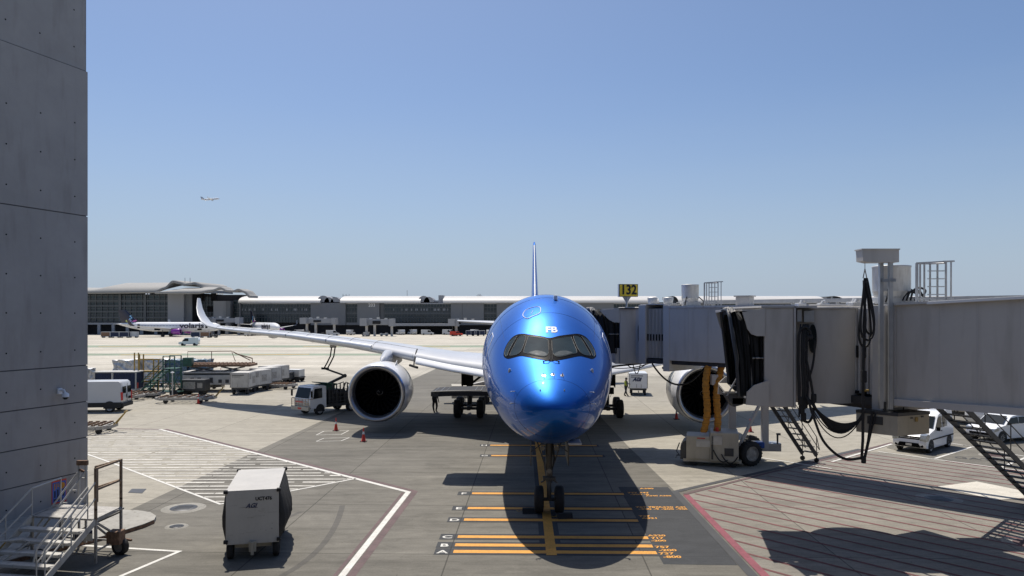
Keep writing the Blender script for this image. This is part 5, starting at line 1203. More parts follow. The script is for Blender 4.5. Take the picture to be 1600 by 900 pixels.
# box truck behind, white bus at the right edge
def box_truck(loc,rz,label,sc=1):
    t=thing('box_truck',loc,rz,label,'truck')
    m=MB(); m.bb(-3.2,1.0,-1.1,1.1,.9,3.0,.04); m.build('cargo_box','tan_tarp',t,False)
    m=MB(); m.prism([(1.1,.5),(2.7,.5),(2.75,1.3),(2.45,2.3),(1.1,2.35)],-1.0,1.0,'Y'); cb=m.build('truck_cab','old_white',t,False)
    m=MB(); m.add([(2.79,-.85,1.35),(2.79,.85,1.35),(2.49,.8,2.2),(2.49,-.8,2.2)],[(0,1,2,3)]); 
    for sg in(-1,1): m.add([(1.5,sg*1.012,1.4),(2.4,sg*1.012,1.4),(2.2,sg*1.012,2.1),(1.5,sg*1.012,2.1)],[(0,1,2,3)])
    m.build('window','glass_dark',cb,False)
    m=MB(); m.bb(-3.2,2.6,-.5,.5,.5,.9); m.bb(-3.3,-3.15,-1.1,1.1,.45,.65); m.build('chassis','dark_steel',t,False)
    for sg in(-1,1):
        m=MB(); m.bb(-3.24,-3.2,sg*.9-.1,sg*.9+.1,.7,.85); m.build('tail_light','red_plastic',t,False)
        for x in(1.9,-2.2): carwheel(t,x,sg*.9,.42,.28,sg)
    return t
box_truck((31.9,55.0,0),2.3,'tan box truck standing behind the white van and car')
BU=thing('shuttle_bus',(37.0,52.5,0),PI+.25,'long white shuttle bus behind the small white car at the right edge','bus')
m=MB(); m.loft(body_loft([(-5,.35),(5,.35),(5.1,.8),(5.05,1.5),(4.8,2.5),(4.5,2.7),(-4.9,2.7),(-5.05,2.5),(-5.1,.6)],1.2,9,.06,1.2,2.7)[::-1]); bb=m.build('body','white_paint',BU,False)
for sg in(-1,1):
    m=MB()
    for k in range(7): x=-4.6+1.25*k; m.add([(x,sg*1.195,1.45),(x+1.15,sg*1.195,1.45),(x+1.15,sg*1.165,2.25),(x,sg*1.165,2.25)],[(0,1,2,3)])
    m.build('window','glass_dark',bb,False)
    for x in(3.4,-3.2): carwheel(BU,x,sg*1.0,.45,.28,sg)
m=MB(); m.add([(5.12,-1.0,1.3),(5.12,1.0,1.3),(4.88,.98,2.4),(4.88,-.98,2.4)],[(0,1,2,3)]); m.build('windscreen','glass_dark',bb,False)
m=MB(); m.prism([(-.3,2.7),(.3,2.7),(.2,2.85),(-.2,2.85)],-3,-1,'X'); m.build('roof_unit','old_white',bb,False)
mat('bull_beige',(.45,.36,.27),.6,0,.3,5,stain=.4)
# hydrant fuel truck with its lifting arm
FT=thing('fuel_truck',(-15.2,59.6,0),math.atan2(-.80,-.62),'white cab fuel hydrant truck with dark pump gear and raised arm under the wing','truck')
# local: front at +x, driver side +y
m=MB(); cabp=[(.35,.55),(1.55,.55),(1.92,.62),(1.95,1.25),(1.90,1.35),(1.62,2.2),(1.50,2.28),(.45,2.30),(.35,2.2)]
m.loft(body_loft(cabp,1.0,9,.06,1.2,2.3)[::-1]); cb=m.build('truck_cab','white_paint',FT,False)
m=MB(); m.add([(1.93,-.86,1.36),(1.93,.86,1.36),(1.68,.80,2.14),(1.68,-.80,2.14)],[(0,1,2,3)]); m.build('windscreen','glass_dark',cb,False)
for sg in(-1,1):
    m=MB(); m.add([(.75,sg*1.012,1.35),(1.62,sg*1.012,1.30),(1.46,sg*.965,2.08),(.75,sg*.965,2.1)],[(0,1,2,3)]); m.build('side_window','glass_dark',cb,False)
    m=MB(); m.bar((1.7,sg*1.0,2.0),(1.95,sg*1.25,1.95),.03); m.box((1.95,sg*1.25,1.7),(.08,.18,.5),ch=.03); m.build('mirror','window_frame',cb,False)
    m=MB(); m.prism([(.95+.42*cos(a),.42+.45*sin(a)) for a in [PI*k/12 for k in range(13)]]+[(.53,.3),(1.37,.3)],sg*.75,sg*1.015,'Y'); m.build('wheel_arch','black_rubber',cb,False)
    carwheel(FT,.95,sg*.86,.40,.25,sg); carwheel(FT,-2.2,sg*.82,.40,.3,sg)
    m=MB(); m.box((1.93,sg*.72,.95),(.06,.28,.2),ch=.02); m.build('headlight','headlight_glass',cb,False)
m=MB(); 
for z in(.85,1.0,1.15,1.3): m.bar((2.12,-1.05,z),(2.12,1.05,z),.04)
for y in(-1.05,-.6,-.15,.3,.7,1.05): m.bar((2.12,y,.6),(2.12,y,1.32),.04)
for y in(-1.05,1.05): m.bar((2.12,y,1.32),(1.7,y,1.32),.04)
m.build('bull_bar','bull_beige',FT,False)
m=MB(); m.bb(2.0,2.16,-1.1,1.1,.42,.72,.03); b_=m.build('bumper','beige_paint',FT,False)
m=MB(); m.bb(2.16,2.17,-.2,.25,.5,.64); m.bb(2.135,2.14,-.5,.4,1.04,1.12); m.build('stripe','red_plastic',b_,False)
m=MB(); m.bb(-3.3,.3,-.9,.9,.55,.75); m.bb(-3.2,.2,-.45,.45,.45,.6); m.bb(-1.2,-.0,-.85,.85,.75,1.9,.05); m.bb(-3.1,-1.6,-.9,.9,.75,1.5,.05)
for k in range(9): x=-3.0+.38*k; m.cyl((x,.92,.8),(x,.92,2.15+.2*sin(k*2)),.05,n=8); m.cyl((x,-.5,.8),(x,-.5,2.2),.05,n=8)
for z in(.95,1.25,1.55,1.85): m.bar((-3.2,.94,z),(.1,.94,z),.05)
for k in range(4): m.lathe([(-.12,.05),(-.12,.26),(.12,.26),(.12,.05)],14,'Y',(-2.8+.7*k,.8,1.6))
m.tube([(-2.5,.9,.9),(-2.4,1.0,1.6),(-2.0,1.0,2.2),(-1.7,.9,2.4),(-1.5,.7,1.8)],.05,6); m.build('pump_deck','dark_steel',FT,False)
m=MB(); m.bb(.32,.40,-.95,.95,.7,2.2,.02); m.build('splash_panel','wing_grey',FT,False)
m=MB(); m.prism([(-.9,2.2),(.4,2.42),(.5,2.5),(-.9,2.34)],-.7,.7,'Y'); m.bb(-.8,.2,-.6,.6,1.9,2.3); m.build('work_platform','green_metal',FT,False)
m=MB(); A0=AT(508,602,60); A1=AT(539,587,60.6); A2=AT(508,576,60.3)
m.bar(A0,A1,.22,.2); m.bar(A0+Vector((.4,0,-.1)),A1+Vector((-.1,0,-.5)),.06); m.bar(A1,A2,.14,.14); m.ball(A1,.16,5); am=m.build('lift_arm','dark_steel',FT)
A3=AT(521,543,60.2)
m=MB(); 
for o in(0,.28): m.tube([A2+Vector((-.1+o,0,0)),A2+Vector((.15+o,0,.45)),A2+Vector((.42+o,0,1.0)),A3+Vector((o-.15,0,0))],.055,6)
m.tube([A2+Vector((-.3,0,.02)),A2+Vector((.3,0,.0))],.09,6); m.build('fuel_hose','black_rubber',am)
m=MB(); m.box(A3+Vector((-.05,.1,.1)),(.5,.25,.25),ch=.05); m.build('coupling','worn_steel',am)
# white panel van at left edge (rear towards the right)
WV=thing('delivery_van',(-34.3,60.6,0),PI+.10,'white high roof panel van half hidden by the concrete wall','van')
m=MB(); pr=[(-2.8,.45),(2.6,.4),(2.75,.9),(2.65,1.15),(2.0,1.35),(1.35,2.25),(.9,2.5),(-2.6,2.5),(-2.78,2.35),(-2.85,1.2)]
m.loft(body_loft(pr,1.0,9,.08,1.3,2.5)[::-1]); b_=m.build('body','wing_grey',WV,False)
for sg in(-1,1):
    m=MB(); m.prism([(-2.87,.95),(-2.78,.95),(-2.74,1.6),(-2.86,1.6)],sg*.8,sg*1.005,'Y'); m.build('tail_light','red_plastic',b_,False)
    m=MB(); m.prism([(-2.8,.42),(2.6,.40),(2.6,.75),(-2.83,.80)],sg*.99,sg*1.03,'Y'); 
    for cx in(-1.9,1.8): m.prism([(cx+.46*cos(a),.42+.48*sin(a)) for a in [PI*k/12 for k in range(13)]]+[(cx-.46,.3),(cx+.46,.3)],sg*.7,sg*1.04,'Y')
    m.build('lower_cladding','black_rubber',b_,False)
    for cx in(-1.9,1.8): carwheel(WV,cx,sg*.88,.37,.25,sg)
m=MB(); m.bb(-2.95,-2.8,-1,1,.42,.72,.04); m.build('rear_bumper','black_rubber',b_,False)
m=MB(); m.bb(-2.875,-2.865,-.02,.02,.8,2.3); m.bb(-2.89,-2.86,-.7,-.25,1.0,1.18); m.bb(-2.89,-2.86,.12,.16,1.1,1.4); m.build('rear_door_line','window_frame',b_,False)
for sg in(-1,1):
    m=MB(); m.bb(-2.86,-2.83,sg*.5-.3,sg*.5+.3,1.5,2.05); m.build('rear_window','glass_dark',b_,False)

# ---------------- ground equipment park, left middle ----------------
def cargo_box_cart(loc,rz,label,m_='old_white',grp='row of grey box cargo carts'):
    t=thing('cargo_cart',loc,rz,label,'cargo cart',grp)
    m=MB(); m.box((0,1.55,1.42),(1.75,3.1,1.45),ch=.03); m.bb(-.8,.8,.02,3.08,2.14,2.17); b=m.build('box_shell',m_,t,False)
    m=MB(); 
    for x in(-.875,.875): m.bb(x-.03,x+.03,-.03,.03,.7,2.15); m.bb(x-.03,x+.03,3.07,3.13,.7,2.15)
    m.bb(-.2,-.16,-.03,0,.75,1.1); m.bb(.25,.29,-.03,0,.75,1.1); build_each(m,'corner_post','worn_steel',b,False)
    m=MB(); m.text('Service first',.16,TM((-.05,-.008,1.95),rx=PI/2),depth=.003) if 0 else m.bb(-.7,.45,-.012,-.004,1.88,1.95); m.bb(-.7,.1,-.012,-.004,1.74,1.78); m.build('lettering_stripe','dark_steel',b,False)
    m=MB()
    for x in(.89,): m.bb(x-.01,x+.01,.4,.9,1.5,2.0); m.bb(x-.01,x+.01,1.4,2.2,1.0,1.7)
    build_each(m,'side_panel','worn_steel',b,False)
    m=MB(); m.bb(-.8,.8,.1,3,.5,.68); m.bar((0,0,.45),(0,-.9,.3),.07); m.build('chassis','dark_steel',t,False)
    for x in(-.65,.65):
        for y in(.45,2.6): m=MB(); m.cyl((x-.09,y,.26),(x+.09,y,.26),.26,n=18); m.build('wheel','tyre_black',t,False)
    return t
c0=cargo_box_cart((-26.8,73.2,0),.05,'grey box cart at the near left end of the cart row')
for (u,v,rz,l) in((392,613,-.30,'second grey box cart of the row, counted from the near end'),(408,607.5,-.35,'third grey box cart of the row, counted from the near end'),(421,603,-.35,'farthest and brightest grey box cart of the row, next to the dark tractor')):
    p=G(u,v); copy_tree(c0,(p.x-.5,p.y,0),rz,l)
c5=copy_tree(c0,(12.3,72.5,0),-.12,'white box cart beside the person in the yellow vest, under the far bridge','white cargo carts')
for k in kids(c5):
    if k.name.startswith('box_shell'): k.data=k.data.copy(); k.data.materials[0]=M('white_paint')
m=MB(); m.X=TM((12.3,72.5,0),rz=-.12); m.text('AGI',.46,TM((-.1,-.02,1.55),rx=PI/2)@Matrix(((1,.35,0,0),(0,1,0,0),(0,0,1,0),(0,0,0,1))),depth=.003,bold=.03)
sh=[k for k in kids(c5) if k.name.startswith('box_shell')][0]; m.build('logo','text_navy',sh)
# tractor
def tractor(loc,rz,label,mm='dark_steel',grp=None):
    t=thing('baggage_tractor',loc,rz,label,'tractor',grp)
    m=MB(); m.bb(-1.5,1.5,-.75,.75,.4,.95,.06); m.bb(.6,1.5,-.7,.7,.95,1.2,.06); m.bb(-1.5,-.9,-.7,.7,.95,1.15,.05); b=m.build('body',mm,t,False)
    m=MB(); m.bb(-.8,-.35,-.55,-.05,.9,1.05,.03); m.bb(-.9,-.75,-.55,-.05,1.0,1.5,.03); m.bb(-.8,-.35,.05,.55,.9,1.05,.03); m.build('seat','black_rubber',b,False)
    m=MB(); m.tube([(.45,-.3,1.0),(.2,-.3,1.4)],.03,5); m.tube([(.2+.08*cos(a),-.3+.18*sin(a),1.4+.08*cos(a)) for a in [2*PI*k/10 for k in range(10)]],.02,4,closed=True); m.build('steering_wheel','black_rubber',b,False)
    for x in(-1,1):
        for y in(-.7,.7): m=MB(); m.cyl((x,y-.12,.36),(x,y+.12,.36),.36,n=18); w_=m.build('wheel','tyre_black',t,False); m=MB(); m.cyl((x,y-.13,.36),(x,y+.13,.36),.18,n=12); m.build('rim','dull_alu',w_,False)
    return t
tractor((-27.2,87.2,0),-.3,'dark open tractor at the end of the box cart row',grp='dark tow tractors')
p=MB(); TK=thing('tool_box_cart',(-25.7,88.2,0),-.2,'small grey tool box trailer coupled to the dark tractor','trailer')
m=MB(); m.bb(-.9,.9,-.7,.7,.6,1.45,.04); m.build('tool_box','dull_alu',TK,False); m=MB(); m.bb(-1,1,-.7,.7,.45,.6); m.bar((-1,0,.5),(-1.8,0,.5),.08); m.build('chassis','dark_steel',TK,False)
for x in(-.6,.6):
    for y in(-.6,.6): m=MB(); m.cyl((x,y-.1,.3),(x,y+.1,.3),.3,n=16); m.build('wheel','tyre_black',TK,False)
# green access stair
GS=thing('access_stair',(-33.3,71.8,0),0,'green metal wheeled access stair in the equipment park','access stair')
m=MB()
for x in(-1.2,0,1.1):
    for y in(-.7,.7): m.bar((x,y,.4),(x,y,3.9 if x>-.5 else 1.7),.09)
for z in(.5,1.5,2.4): 
    for y in(-.7,.7): m.bar((-1.6,y,.5) if z==.5 else (-.1,y,z),(1.2,y,z),.07)
for y in(-.7,.7):
    m.bar((-.1,y,2.4),(1.1,y,.5),.06); m.bar((0,y,.5),(1.1,y,2.4),.06); m.bar((-2.2,y,.5),(.1,y,2.7),.09,.16); m.bar((-2.1,y,1.4),(0,y,3.6),.06); m.bar((0,y,3.9),(1.1,y,3.9),.06); m.bar((0,y,3.3),(1.1,y,3.3),.05)
for k in range(8): x=-2.1+.27*k; z=.55+.27*k; m.bb(x,x+.22,-.7,.7,z,z+.03)
m.bb(0,1.2,-.7,.7,2.68,2.74); m.bb(-2.2,1.4,-.6,.6,.42,.5); m.build('frame','green_metal',GS,False)
for x in(-1.7,1.0):
    for y in(-.7,.7): m=MB(); m.cyl((x,y-.1,.36),(x,y+.1,.36),.36,n=18); m.build('wheel','tyre_black',GS,False)
# yellow-brown stand left of it
YS=thing('work_stand',(-36.2,74.5,0),0,'rusty yellow work stand behind the green access stair','work stand')
m=MB()
for x in(-1.3,-.9,.6):
    m.bar((x,-.5,.3),(x,-.5,4.1 if x<0 else 3.4),.1); m.bar((x,.5,.3),(x,.5,3.9 if x<0 else 3.4),.1)
for z in(1.2,2.2,3.4): m.bar((-1.3,-.5,z),(1.2,-.5,z),.09); m.bar((-1.3,.5,z),(1.2,.5,z),.09)
for k in range(7): m.bar((-.7+.25*k,-.5,1.2+.25*k),(-.7+.25*k,.5,1.2+.25*k),.1)
m.bb(-1.3,1.2,-.5,.5,2.2,2.3); m.build('frame','yellow_metal',YS,False)
# cargo loader
LD=thing('cargo_loader',(-30.3,77.5,0),.05,'grey and yellow cargo loader with raised deck behind the carts','cargo loader')
m=MB(); m.bb(-3.4,3.6,-1.3,1.3,.7,1.7,.05); m.bb(-3.4,3.6,-1.35,1.35,1.9,2.05); b=m.build('chassis','old_white',LD,False)
m=MB()
for x in(-2.6,-1.9,-.7,.2,.9): m.bb(x,x+.35,-1.32,-1.29,.9,1.45-.2*(x>0))
m.bb(-3.3,3.5,-1.2,1.2,1.7,1.9); m.build('access_panel','dark_steel',b,False)
m=MB(); m.bb(-3.0,3.4,-1.3,1.3,2.55,2.8,.03)
for k in range(16): m.cyl((-2.9+.4*k,-1.2,2.84),(-2.9+.4*k,1.2,2.84),.06,n=6)
m.build('deck','rust_metal',LD,False)
m=MB(); m.bar((-2.6,-1.1,2.05),(0,-1.1,2.55),.14); m.bar((-2.6,-1.1,2.55),(0,-1.1,2.05),.14); m.bar((.4,-1.1,2.05),(2.8,-1.1,2.55),.14); m.bar((.4,-1.1,2.55),(2.8,-1.1,2.05),.14); m.build('scissor_arm','dark_steel',LD,False)
m=MB()
m.tube([(-2.9,-1.25,3.1),(-2.9,-1.25,4.1),(1.5,-1.25,4.15),(1.9,-1.25,3.1)],.04,5); m.tube([(-.5,-1.25,3.1),(-.5,-1.25,4.1)],.04,5); m.tube([(1.6,-1.25,4.1),(3.4,-1.25,3.2)],.05,5); m.tube([(1.9,-1.25,3.9),(3.6,-1.25,3.4),(3.6,-1.25,2.9)],.06,5); m.build('guard_rail','rust_metal',LD,False)
m=MB(); m.bb(-3.3,-2.4,-1.6,-.9,2.6,3.5,.05); m.build('operator_booth','green_metal',LD,False)
for x in(-2.4,2.4):
    for y in(-1.15,1.15): m=MB(); m.cyl((x,y-.15,.42),(x,y+.15,.42),.42,n=18); m.build('wheel','tyre_black',LD,False)
# blue curtain cart
BC=thing('curtain_cart',(-38.6,73.2,0),.03,'cart with dark navy curtains and grey frame behind the flat dollies','curtain cart')
m=MB(); m.box((0,0,2.28),(4.1,1.7,.12),ch=.03); m.bb(-2.0,2.0,-.8,.8,.5,.66)
for x in(-1.98,-.28,1.98): m.bb(x-.06,x+.06,-.83,-.74,.6,2.25); m.bb(x-.06,x+.06,.74,.83,.6,2.25)
m.build('frame','old_white',BC,False)
for x0,x1,y in((-1.92,-.36,-.78),(-.18,1.92,-.78)):
    m=MB(); rr=[]
    for i in range(25): x=x0+(x1-x0)*i/24; rr.append([Vector((x,y+.03*sin(i*1.7),z)) for z in(.66,1.4,2.22)])
    m.loft(rr,closed=False,cap=False); m.build('curtain','navy_fabric',BC,False)
m=MB(); rr=[[Vector((2.0+.03*sin(i*1.9),-.75+1.5*i/14,z)) for z in(.66,1.4,2.22)] for i in range(15)]; m.loft(rr,closed=False,cap=False); m.build('curtain','navy_fabric',BC,False)
m=MB(); m.bb(2.02,2.08,-.7,-.45,.7,1.25); m.build('extinguisher','red_plastic',BC,False)
for x in(-1.5,1.5):
    for y in(-.65,.65): m=MB(); m.cyl((x,y-.1,.25),(x,y+.1,.25),.25,n=16); m.build('wheel','tyre_black',BC,False)
# wrapped freight pallets
def pallet(loc,rz,dims,label,mm,seed,grp='wrapped freight pallets on dollies'):
    random.seed(seed); t=thing('wrapped_pallet',loc,rz,label,'pallet',grp); L,W,H=dims
    bm=bmesh.new(); bmesh.ops.create_cube(bm,size=1); bmesh.ops.subdivide_edges(bm,edges=bm.edges[:],cuts=7,use_grid_fill=True)
    m=MB(); vs=[]
    for v in bm.verts:
        c=v.co; n=Vector((math.copysign(abs(c.x*2)**6,c.x),math.copysign(abs(c.y*2)**6,c.y),math.copysign(abs(c.z*2)**6,c.z))); r=random.uniform(-.09,.05)
        vs.append(Vector((c.x*L,c.y*W,(c.z+.5)*H+.45))+n*r)
    m.add(vs,[[q.index for q in f.verts] for f in bm.faces]); bm.free(); m.build('freight',mm,t,False)
    m=MB(); m.bb(-L/2,L/2,-W/2,W/2,.36,.44,.01); m.build('base_sheet','dull_alu',t,False)
    m=MB(); m.bb(-L/2,L/2,-W/2+.1,W/2-.1,.26,.355)
    for x in(-L*.35,L*.35):
        for y in(-W*.4,W*.4): m.cyl((x,y-.07,.16),(x,y+.07,.16),.16,n=12)
    m.build('dolly_frame','dark_steel',t,False)
pallet((-42.4,83,0),0,(3.1,2.2,2.45),'pale foil wrapped freight pallet behind the navy curtain cart','foil_wrap',1)
pallet((-39.4,83,0),0,(2.4,2.2,2.5),'crumpled silver freight pallet in the middle of the wrapped row','foil_wrap',2)
pallet((-37.0,83.2,0),0,(2.3,2.2,2.5),'blue wrapped freight pallet next to the silver one','blue_wrap',3)
pallet((-34.8,83.4,0),0,(2.0,2.2,2.45),'darker blue wrapped pallet at the right end of the wrapped row','blue_wrap',4)
pallet((-44.5,75.5,0),0,(3.6,2.0,2.0),'pale foil wrapped pallet just above the white van at the wall edge','foil_wrap',5)
# flat dollies
def dolly(loc,rz,label,L=3.3,W=2.4,handle=True,up=True):
    t=thing('flat_dolly',loc,rz,label,'dolly','flat cargo dollies')
    m=MB(); c=.7; P=[(-L/2,-W/2+c),(-L/2+c,-W/2),(L/2-c,-W/2),(L/2,-W/2+c),(L/2,W/2-c),(L/2-c,W/2),(-L/2+c,W/2),(-L/2,W/2-c)]
    for i in range(8): a,b=P[i],P[(i+1)%8]; m.bar((a[0],a[1],.42),(b[0],b[1],.42),.1,.22)
    for k in range(7): x=-L/2+.35+(L-.7)*k/6; m.bar((x,-W/2+.15,.5),(x,W/2-.15,.5),.09,.06)
    for y in(-.5,.5): m.bar((-L/2,y,.42),(L/2,y,.42),.1)
    fr_=m.build('frame','worn_steel',t,False)
    m=MB()
    for k in range(6):
        for j in range(5): m.cyl((-L/2+.5+(L-1)*k/5-.12,-W/2+.35+(W-.7)*j/4,.58),(-L/2+.5+(L-1)*k/5+.12,-W/2+.35+(W-.7)*j/4,.58),.05,n=6)
    build_each(m,'roller','rust_metal',fr_,False)
    for x in(-L*.3,L*.3):
        for y in(-W*.33,W*.33): m=MB(); m.cyl((x,y-.08,.2),(x,y+.08,.2),.2,n=14); m.build('wheel','tyre_black',t,False)
    if handle:
        m=MB(); e=(L/2+.75,0,1.35) if up else (L/2+1.2,0,.35); m.bar((L/2,-.25,.45),e,.09,.06); m.bar((L/2,.25,.45),e,.09,.06); m.bar((e[0],-.3,e[2]),(e[0],.3,e[2]),.08); m.build('tow_handle','yellow_metal',t,False)
    return t
D0=dolly((-29.2,66.8,0),.06,'flat roller dolly with raised yellow handle in front of the green stair',L=5.0)
dolly((-36.2,68.3,0),.03,'flat roller dolly under the front of the navy curtain cart',L=4.6,handle=False)
dolly((-28.2,49.6,0),.15,'flat cargo dolly with yellow tow handles at the corner of the concrete wall',L=3.2,W=2.6)
dolly((-33.5,78.5,0),.0,'long flat roller dolly between the navy cart and the green stair',L=6.0,handle=False)
dolly((-34.8,70.6,0),.2,'empty flat dolly beside the lamp post, nearest the navy curtain cart',L=3.4,handle=False)
dolly((-24.6,79.5,0),-.25,'low flat dolly parked right of the box cart row',L=3.2,handle=False)
CR=thing('equipment_rack',(-31.2,73.6,0),0,'dark low power cart standing between green stair and grey loader','power cart')
m=MB(); m.bb(-1.2,1.1,-.7,.7,.4,1.5,.05); m.build('casing','dark_steel',CR,False); m=MB(); m.bb(-1.0,.2,-.72,-.70,.6,1.3); m.bb(.4,.9,-.72,-.70,.7,1.2); m.build('panel','worn_steel',CR,False)
for x in(-.8,.7): m=MB(); m.cyl((x,-.6,.25),(x,.6,.25),.25,n=14); m.build('wheel','tyre_black',CR,False)
LP=thing('light_pole',(-32.0,70.2,0),0,'short white lamp post between the navy cart and the green stair','lamp post')
m=MB(); m.cyl((0,0,0),(0,0,2.35),.06,.05,8); m.build('pole','old_white',LP,False); m=MB(); m.ball((0,0,2.42),.14,5,sc=(1.4,1,.5)); m.build('lamp_head','white_paint',LP,False)
# loader behind the landing gear
L2=thing('belt_loader',(-3.4,66.5,0),.1,'beige belt loader half hidden behind the left landing gear','loader')
m=MB(); m.bb(-2,1.5,-1,1,.5,1.6,.05); m.build('body','beige_paint',L2,False); m=MB(); m.bar((-2.8,0,1.0),(3.0,0,2.2),.9,.3); m.build('belt_arm','worn_steel',L2,False)
for x in(-1.2,1.0):
    for y in(-.9,.9): m=MB(); m.cyl((x,y-.12,.35),(x,y+.12,.35),.35,n=16); m.build('wheel','tyre_black',L2,False)
# ---------------- far terminal ----------------
YT=318.0
def fx(u,Y=YT): return (u-800)/FPX*Y
def fz(v,Y=YT): return CAMH-(v-HOR)/FPX*Y
TM2=thing('terminal_hall',(fx(240),YT,0),0,'large dark glazed terminal hall with wavy pale roof, far left','terminal')
m=MB(); m.bb(fx(-60),fx(264),YT,YT+60,0,fz(457)); m.bb(fx(264),fx(300),YT+.5,YT+60,0,fz(457)); m.bb(fx(300),fx(372),YT+6,YT+60,0,fz(460)); m.build('wall','term_dark',TM2)
m=MB(); m.bb(fx(264),fx(289),YT-1.2,YT+.5,fz(505),fz(459)); m.bb(fx(329),fx(350),YT+3,YT+6,fz(505),fz(470)); m.bb(fx(-60),fx(310),YT-3,YT,fz(507),fz(504)); build_each(m,'pale_panel','term_panel_light',TM2)
m=MB(); m.bb(fx(350),fx(357),YT+2,YT+6,0,fz(470)); m.bb(fx(289),fx(300),YT,YT+.6,fz(505),fz(459)); build_each(m,'grey_panel','term_panel',TM2)
m=MB(); m.bb(fx(-60),fx(263.5),YT-.3,YT,fz(503),fz(460)); m.bb(fx(300.5),fx(328),YT+5.7,YT+6,fz(500),fz(463)); m.bb(fx(357.5),fx(371.5),YT+5.7,YT+6,fz(504),fz(468)); w_=build_each(m,'window_wall','term_glass',TM2)[0]
m=MB()
for u in range(-56,263,9): m.bb(fx(u)-.12,fx(u)+.12,YT-.7,YT-.3,fz(503),fz(460))
for u in (189,228): m.bb(fx(u)-.5,fx(u)+.5,YT-1.0,YT-.3,fz(503),fz(460))
for v in range(462,504,5): m.bb(fx(-60),fx(263.5),YT-.55,YT-.3,fz(v)-.12,fz(v)+.12)
for v in (470,478,487,496): m.bb(fx(-60),fx(263.5),YT-.8,YT-.3,fz(v)-.3,fz(v)+.3)
for u in range(302,328,5): m.bb(fx(u)-.1,fx(u)+.1,YT+5.3,YT+5.7,fz(500),fz(463))
for v in (470,476,482,488,494): m.bb(fx(300),fx(328),YT+5.4,YT+5.7,fz(v)-.12,fz(v)+.12); m.bb(fx(357),fx(372),YT+5.4,YT+5.7,fz(v)-.12,fz(v)+.12)
m.build('mullion','term_mullion',w_)
m=MB(); 
for u0,u1,v0,v1 in((316,326,478,487),(322,330,456,470),(308,312,460,470)): m.bb(fx(u0),fx(u1),YT+5.2,YT+5.6,fz(v1),fz(v0))
build_each(m,'dark_opening','black_void',TM2)
def wavy(name,pts,Y0,Y1,th=1.1,slope=None):
    "roof slab: pts = (u, v eave, v ridge)"
    m=MB(); rr=[]
    n=len(pts); P=[]
    for i in range(n-1):
        for j in range(6):
            t=j/6; s_=t*t*(3-2*t); P.append(tuple(a+(b-a)*(t if k==0 else s_) for k,(a,b) in enumerate(zip(pts[i],pts[i+1]))))
    P.append(pts[-1])
    for u,ve,vr in P:
        x=fx(u,Y0); ze=fz(ve,Y0); zr=fz(vr,Y0)
        rr.append([Vector((x,Y0,ze)),Vector((x,Y0+(Y1-Y0)*.3,ze+(zr-ze)*.55)),Vector((x,Y0+(Y1-Y0)*.7,ze+(zr-ze)*.92)),Vector((x,Y1,zr)),Vector((x,Y1,zr-th)),Vector((x,Y0+(Y1-Y0)*.5,ze-th+(zr-ze)*.7)),Vector((x,Y0,ze-th))])
    m.loft(rr[::-1]); return m.build(name,'term_roof',TM2)
wavy('roof',[(-60,455,441),(130,455,446),(160,455,437),(242,454,436.5),(256,449,436.5),(270,438,436.5),(280,440,439),(288,443,442),(296,442,441),(304,440.5,440),(310,443,442),(316,449,447),(322,454,452)],YT-6,YT+24)
wavy('roof',[(242,456,455),(262,456,451),(282,456,448),(310,456,447.5),(330,453,447.5),(344,448.5,447.5),(354,453,452.5),(364,453.5,452.5),(372,451,450.5),(380,454,453),(390,462,461.5)],YT-12,YT-2,.9)
m=MB()
for u,v in((289,440),(297,440)): m.cyl((fx(u),YT,fz(446)),(fx(u),YT,fz(434)),.12,n=5)
build_each(m,'mast','galvanised',TM2)
m=MB()
for u in range(-40,372,22): m.bb(fx(u),fx(u)+1.2,YT-2.9,YT-2.3,0,fz(506))
build_each(m,'column','term_panel_light',TM2)
# long concourse
CT=thing('concourse',(fx(800),YT,0),0,'long low concourse with white barrel roofs behind the apron','terminal')
YC=YT+4
m=MB(); m.bb(fx(372),fx(1800),YC,YC+40,0,fz(472)); m.build('wall','term_dark',CT)
segs_roof=[(372,500),(531,657),(692,1030),(1060,1290),(1320,1800)]
for a,b in segs_roof:
    m=MB(); rr=[]
    for i in range(9): t=i/8; al=PI*.5*t*1.15; rr.append([Vector((x,YC-4+13*(1-cos(al)),fz(472)+2.9*sin(min(al,PI/2)))) for x in(fx(a),fx(b))])
    P=[p for p in rr]; m.add([q for r in P for q in r],[(2*i,2*i+1,2*i+3,2*i+2) for i in range(8)],True); m.bb(fx(a),fx(b),YC-4,YC+10,fz(472)-.4,fz(472)); 
    m.bb(fx(a),fx(b),YC+10,YC+14,fz(472),fz(463)); m.build('roof','term_white_roof',CT)
m=MB()
for a,b in segs_roof: m.bb(fx(a),fx(b),YC+8,YC+30,fz(466),fz(461.5))
build_each(m,'back_roof','term_roof',CT)
m=MB()
def arch(u,r,Y):
    m.prism([(fx(u)+r*cos(a),fz(472)+r*1.05*sin(a)) for a in [PI*k/14 for k in range(15)]],Y,Y+10,'Y')
for u,r in((503,2.7),(512,2.0),(522,2.0),(661,2.6),(669,2.2)): arch(u,r,YC-2)
m.bb(fx(500),fx(531),YC,YC+10,fz(472),fz(468)); m.bb(fx(657),fx(692),YC,YC+10,fz(472),fz(469)); m.bb(fx(684),fx(692),YC-1,YC+8,fz(473),fz(461)); build_each(m,'roof_arch','term_panel_light',CT)
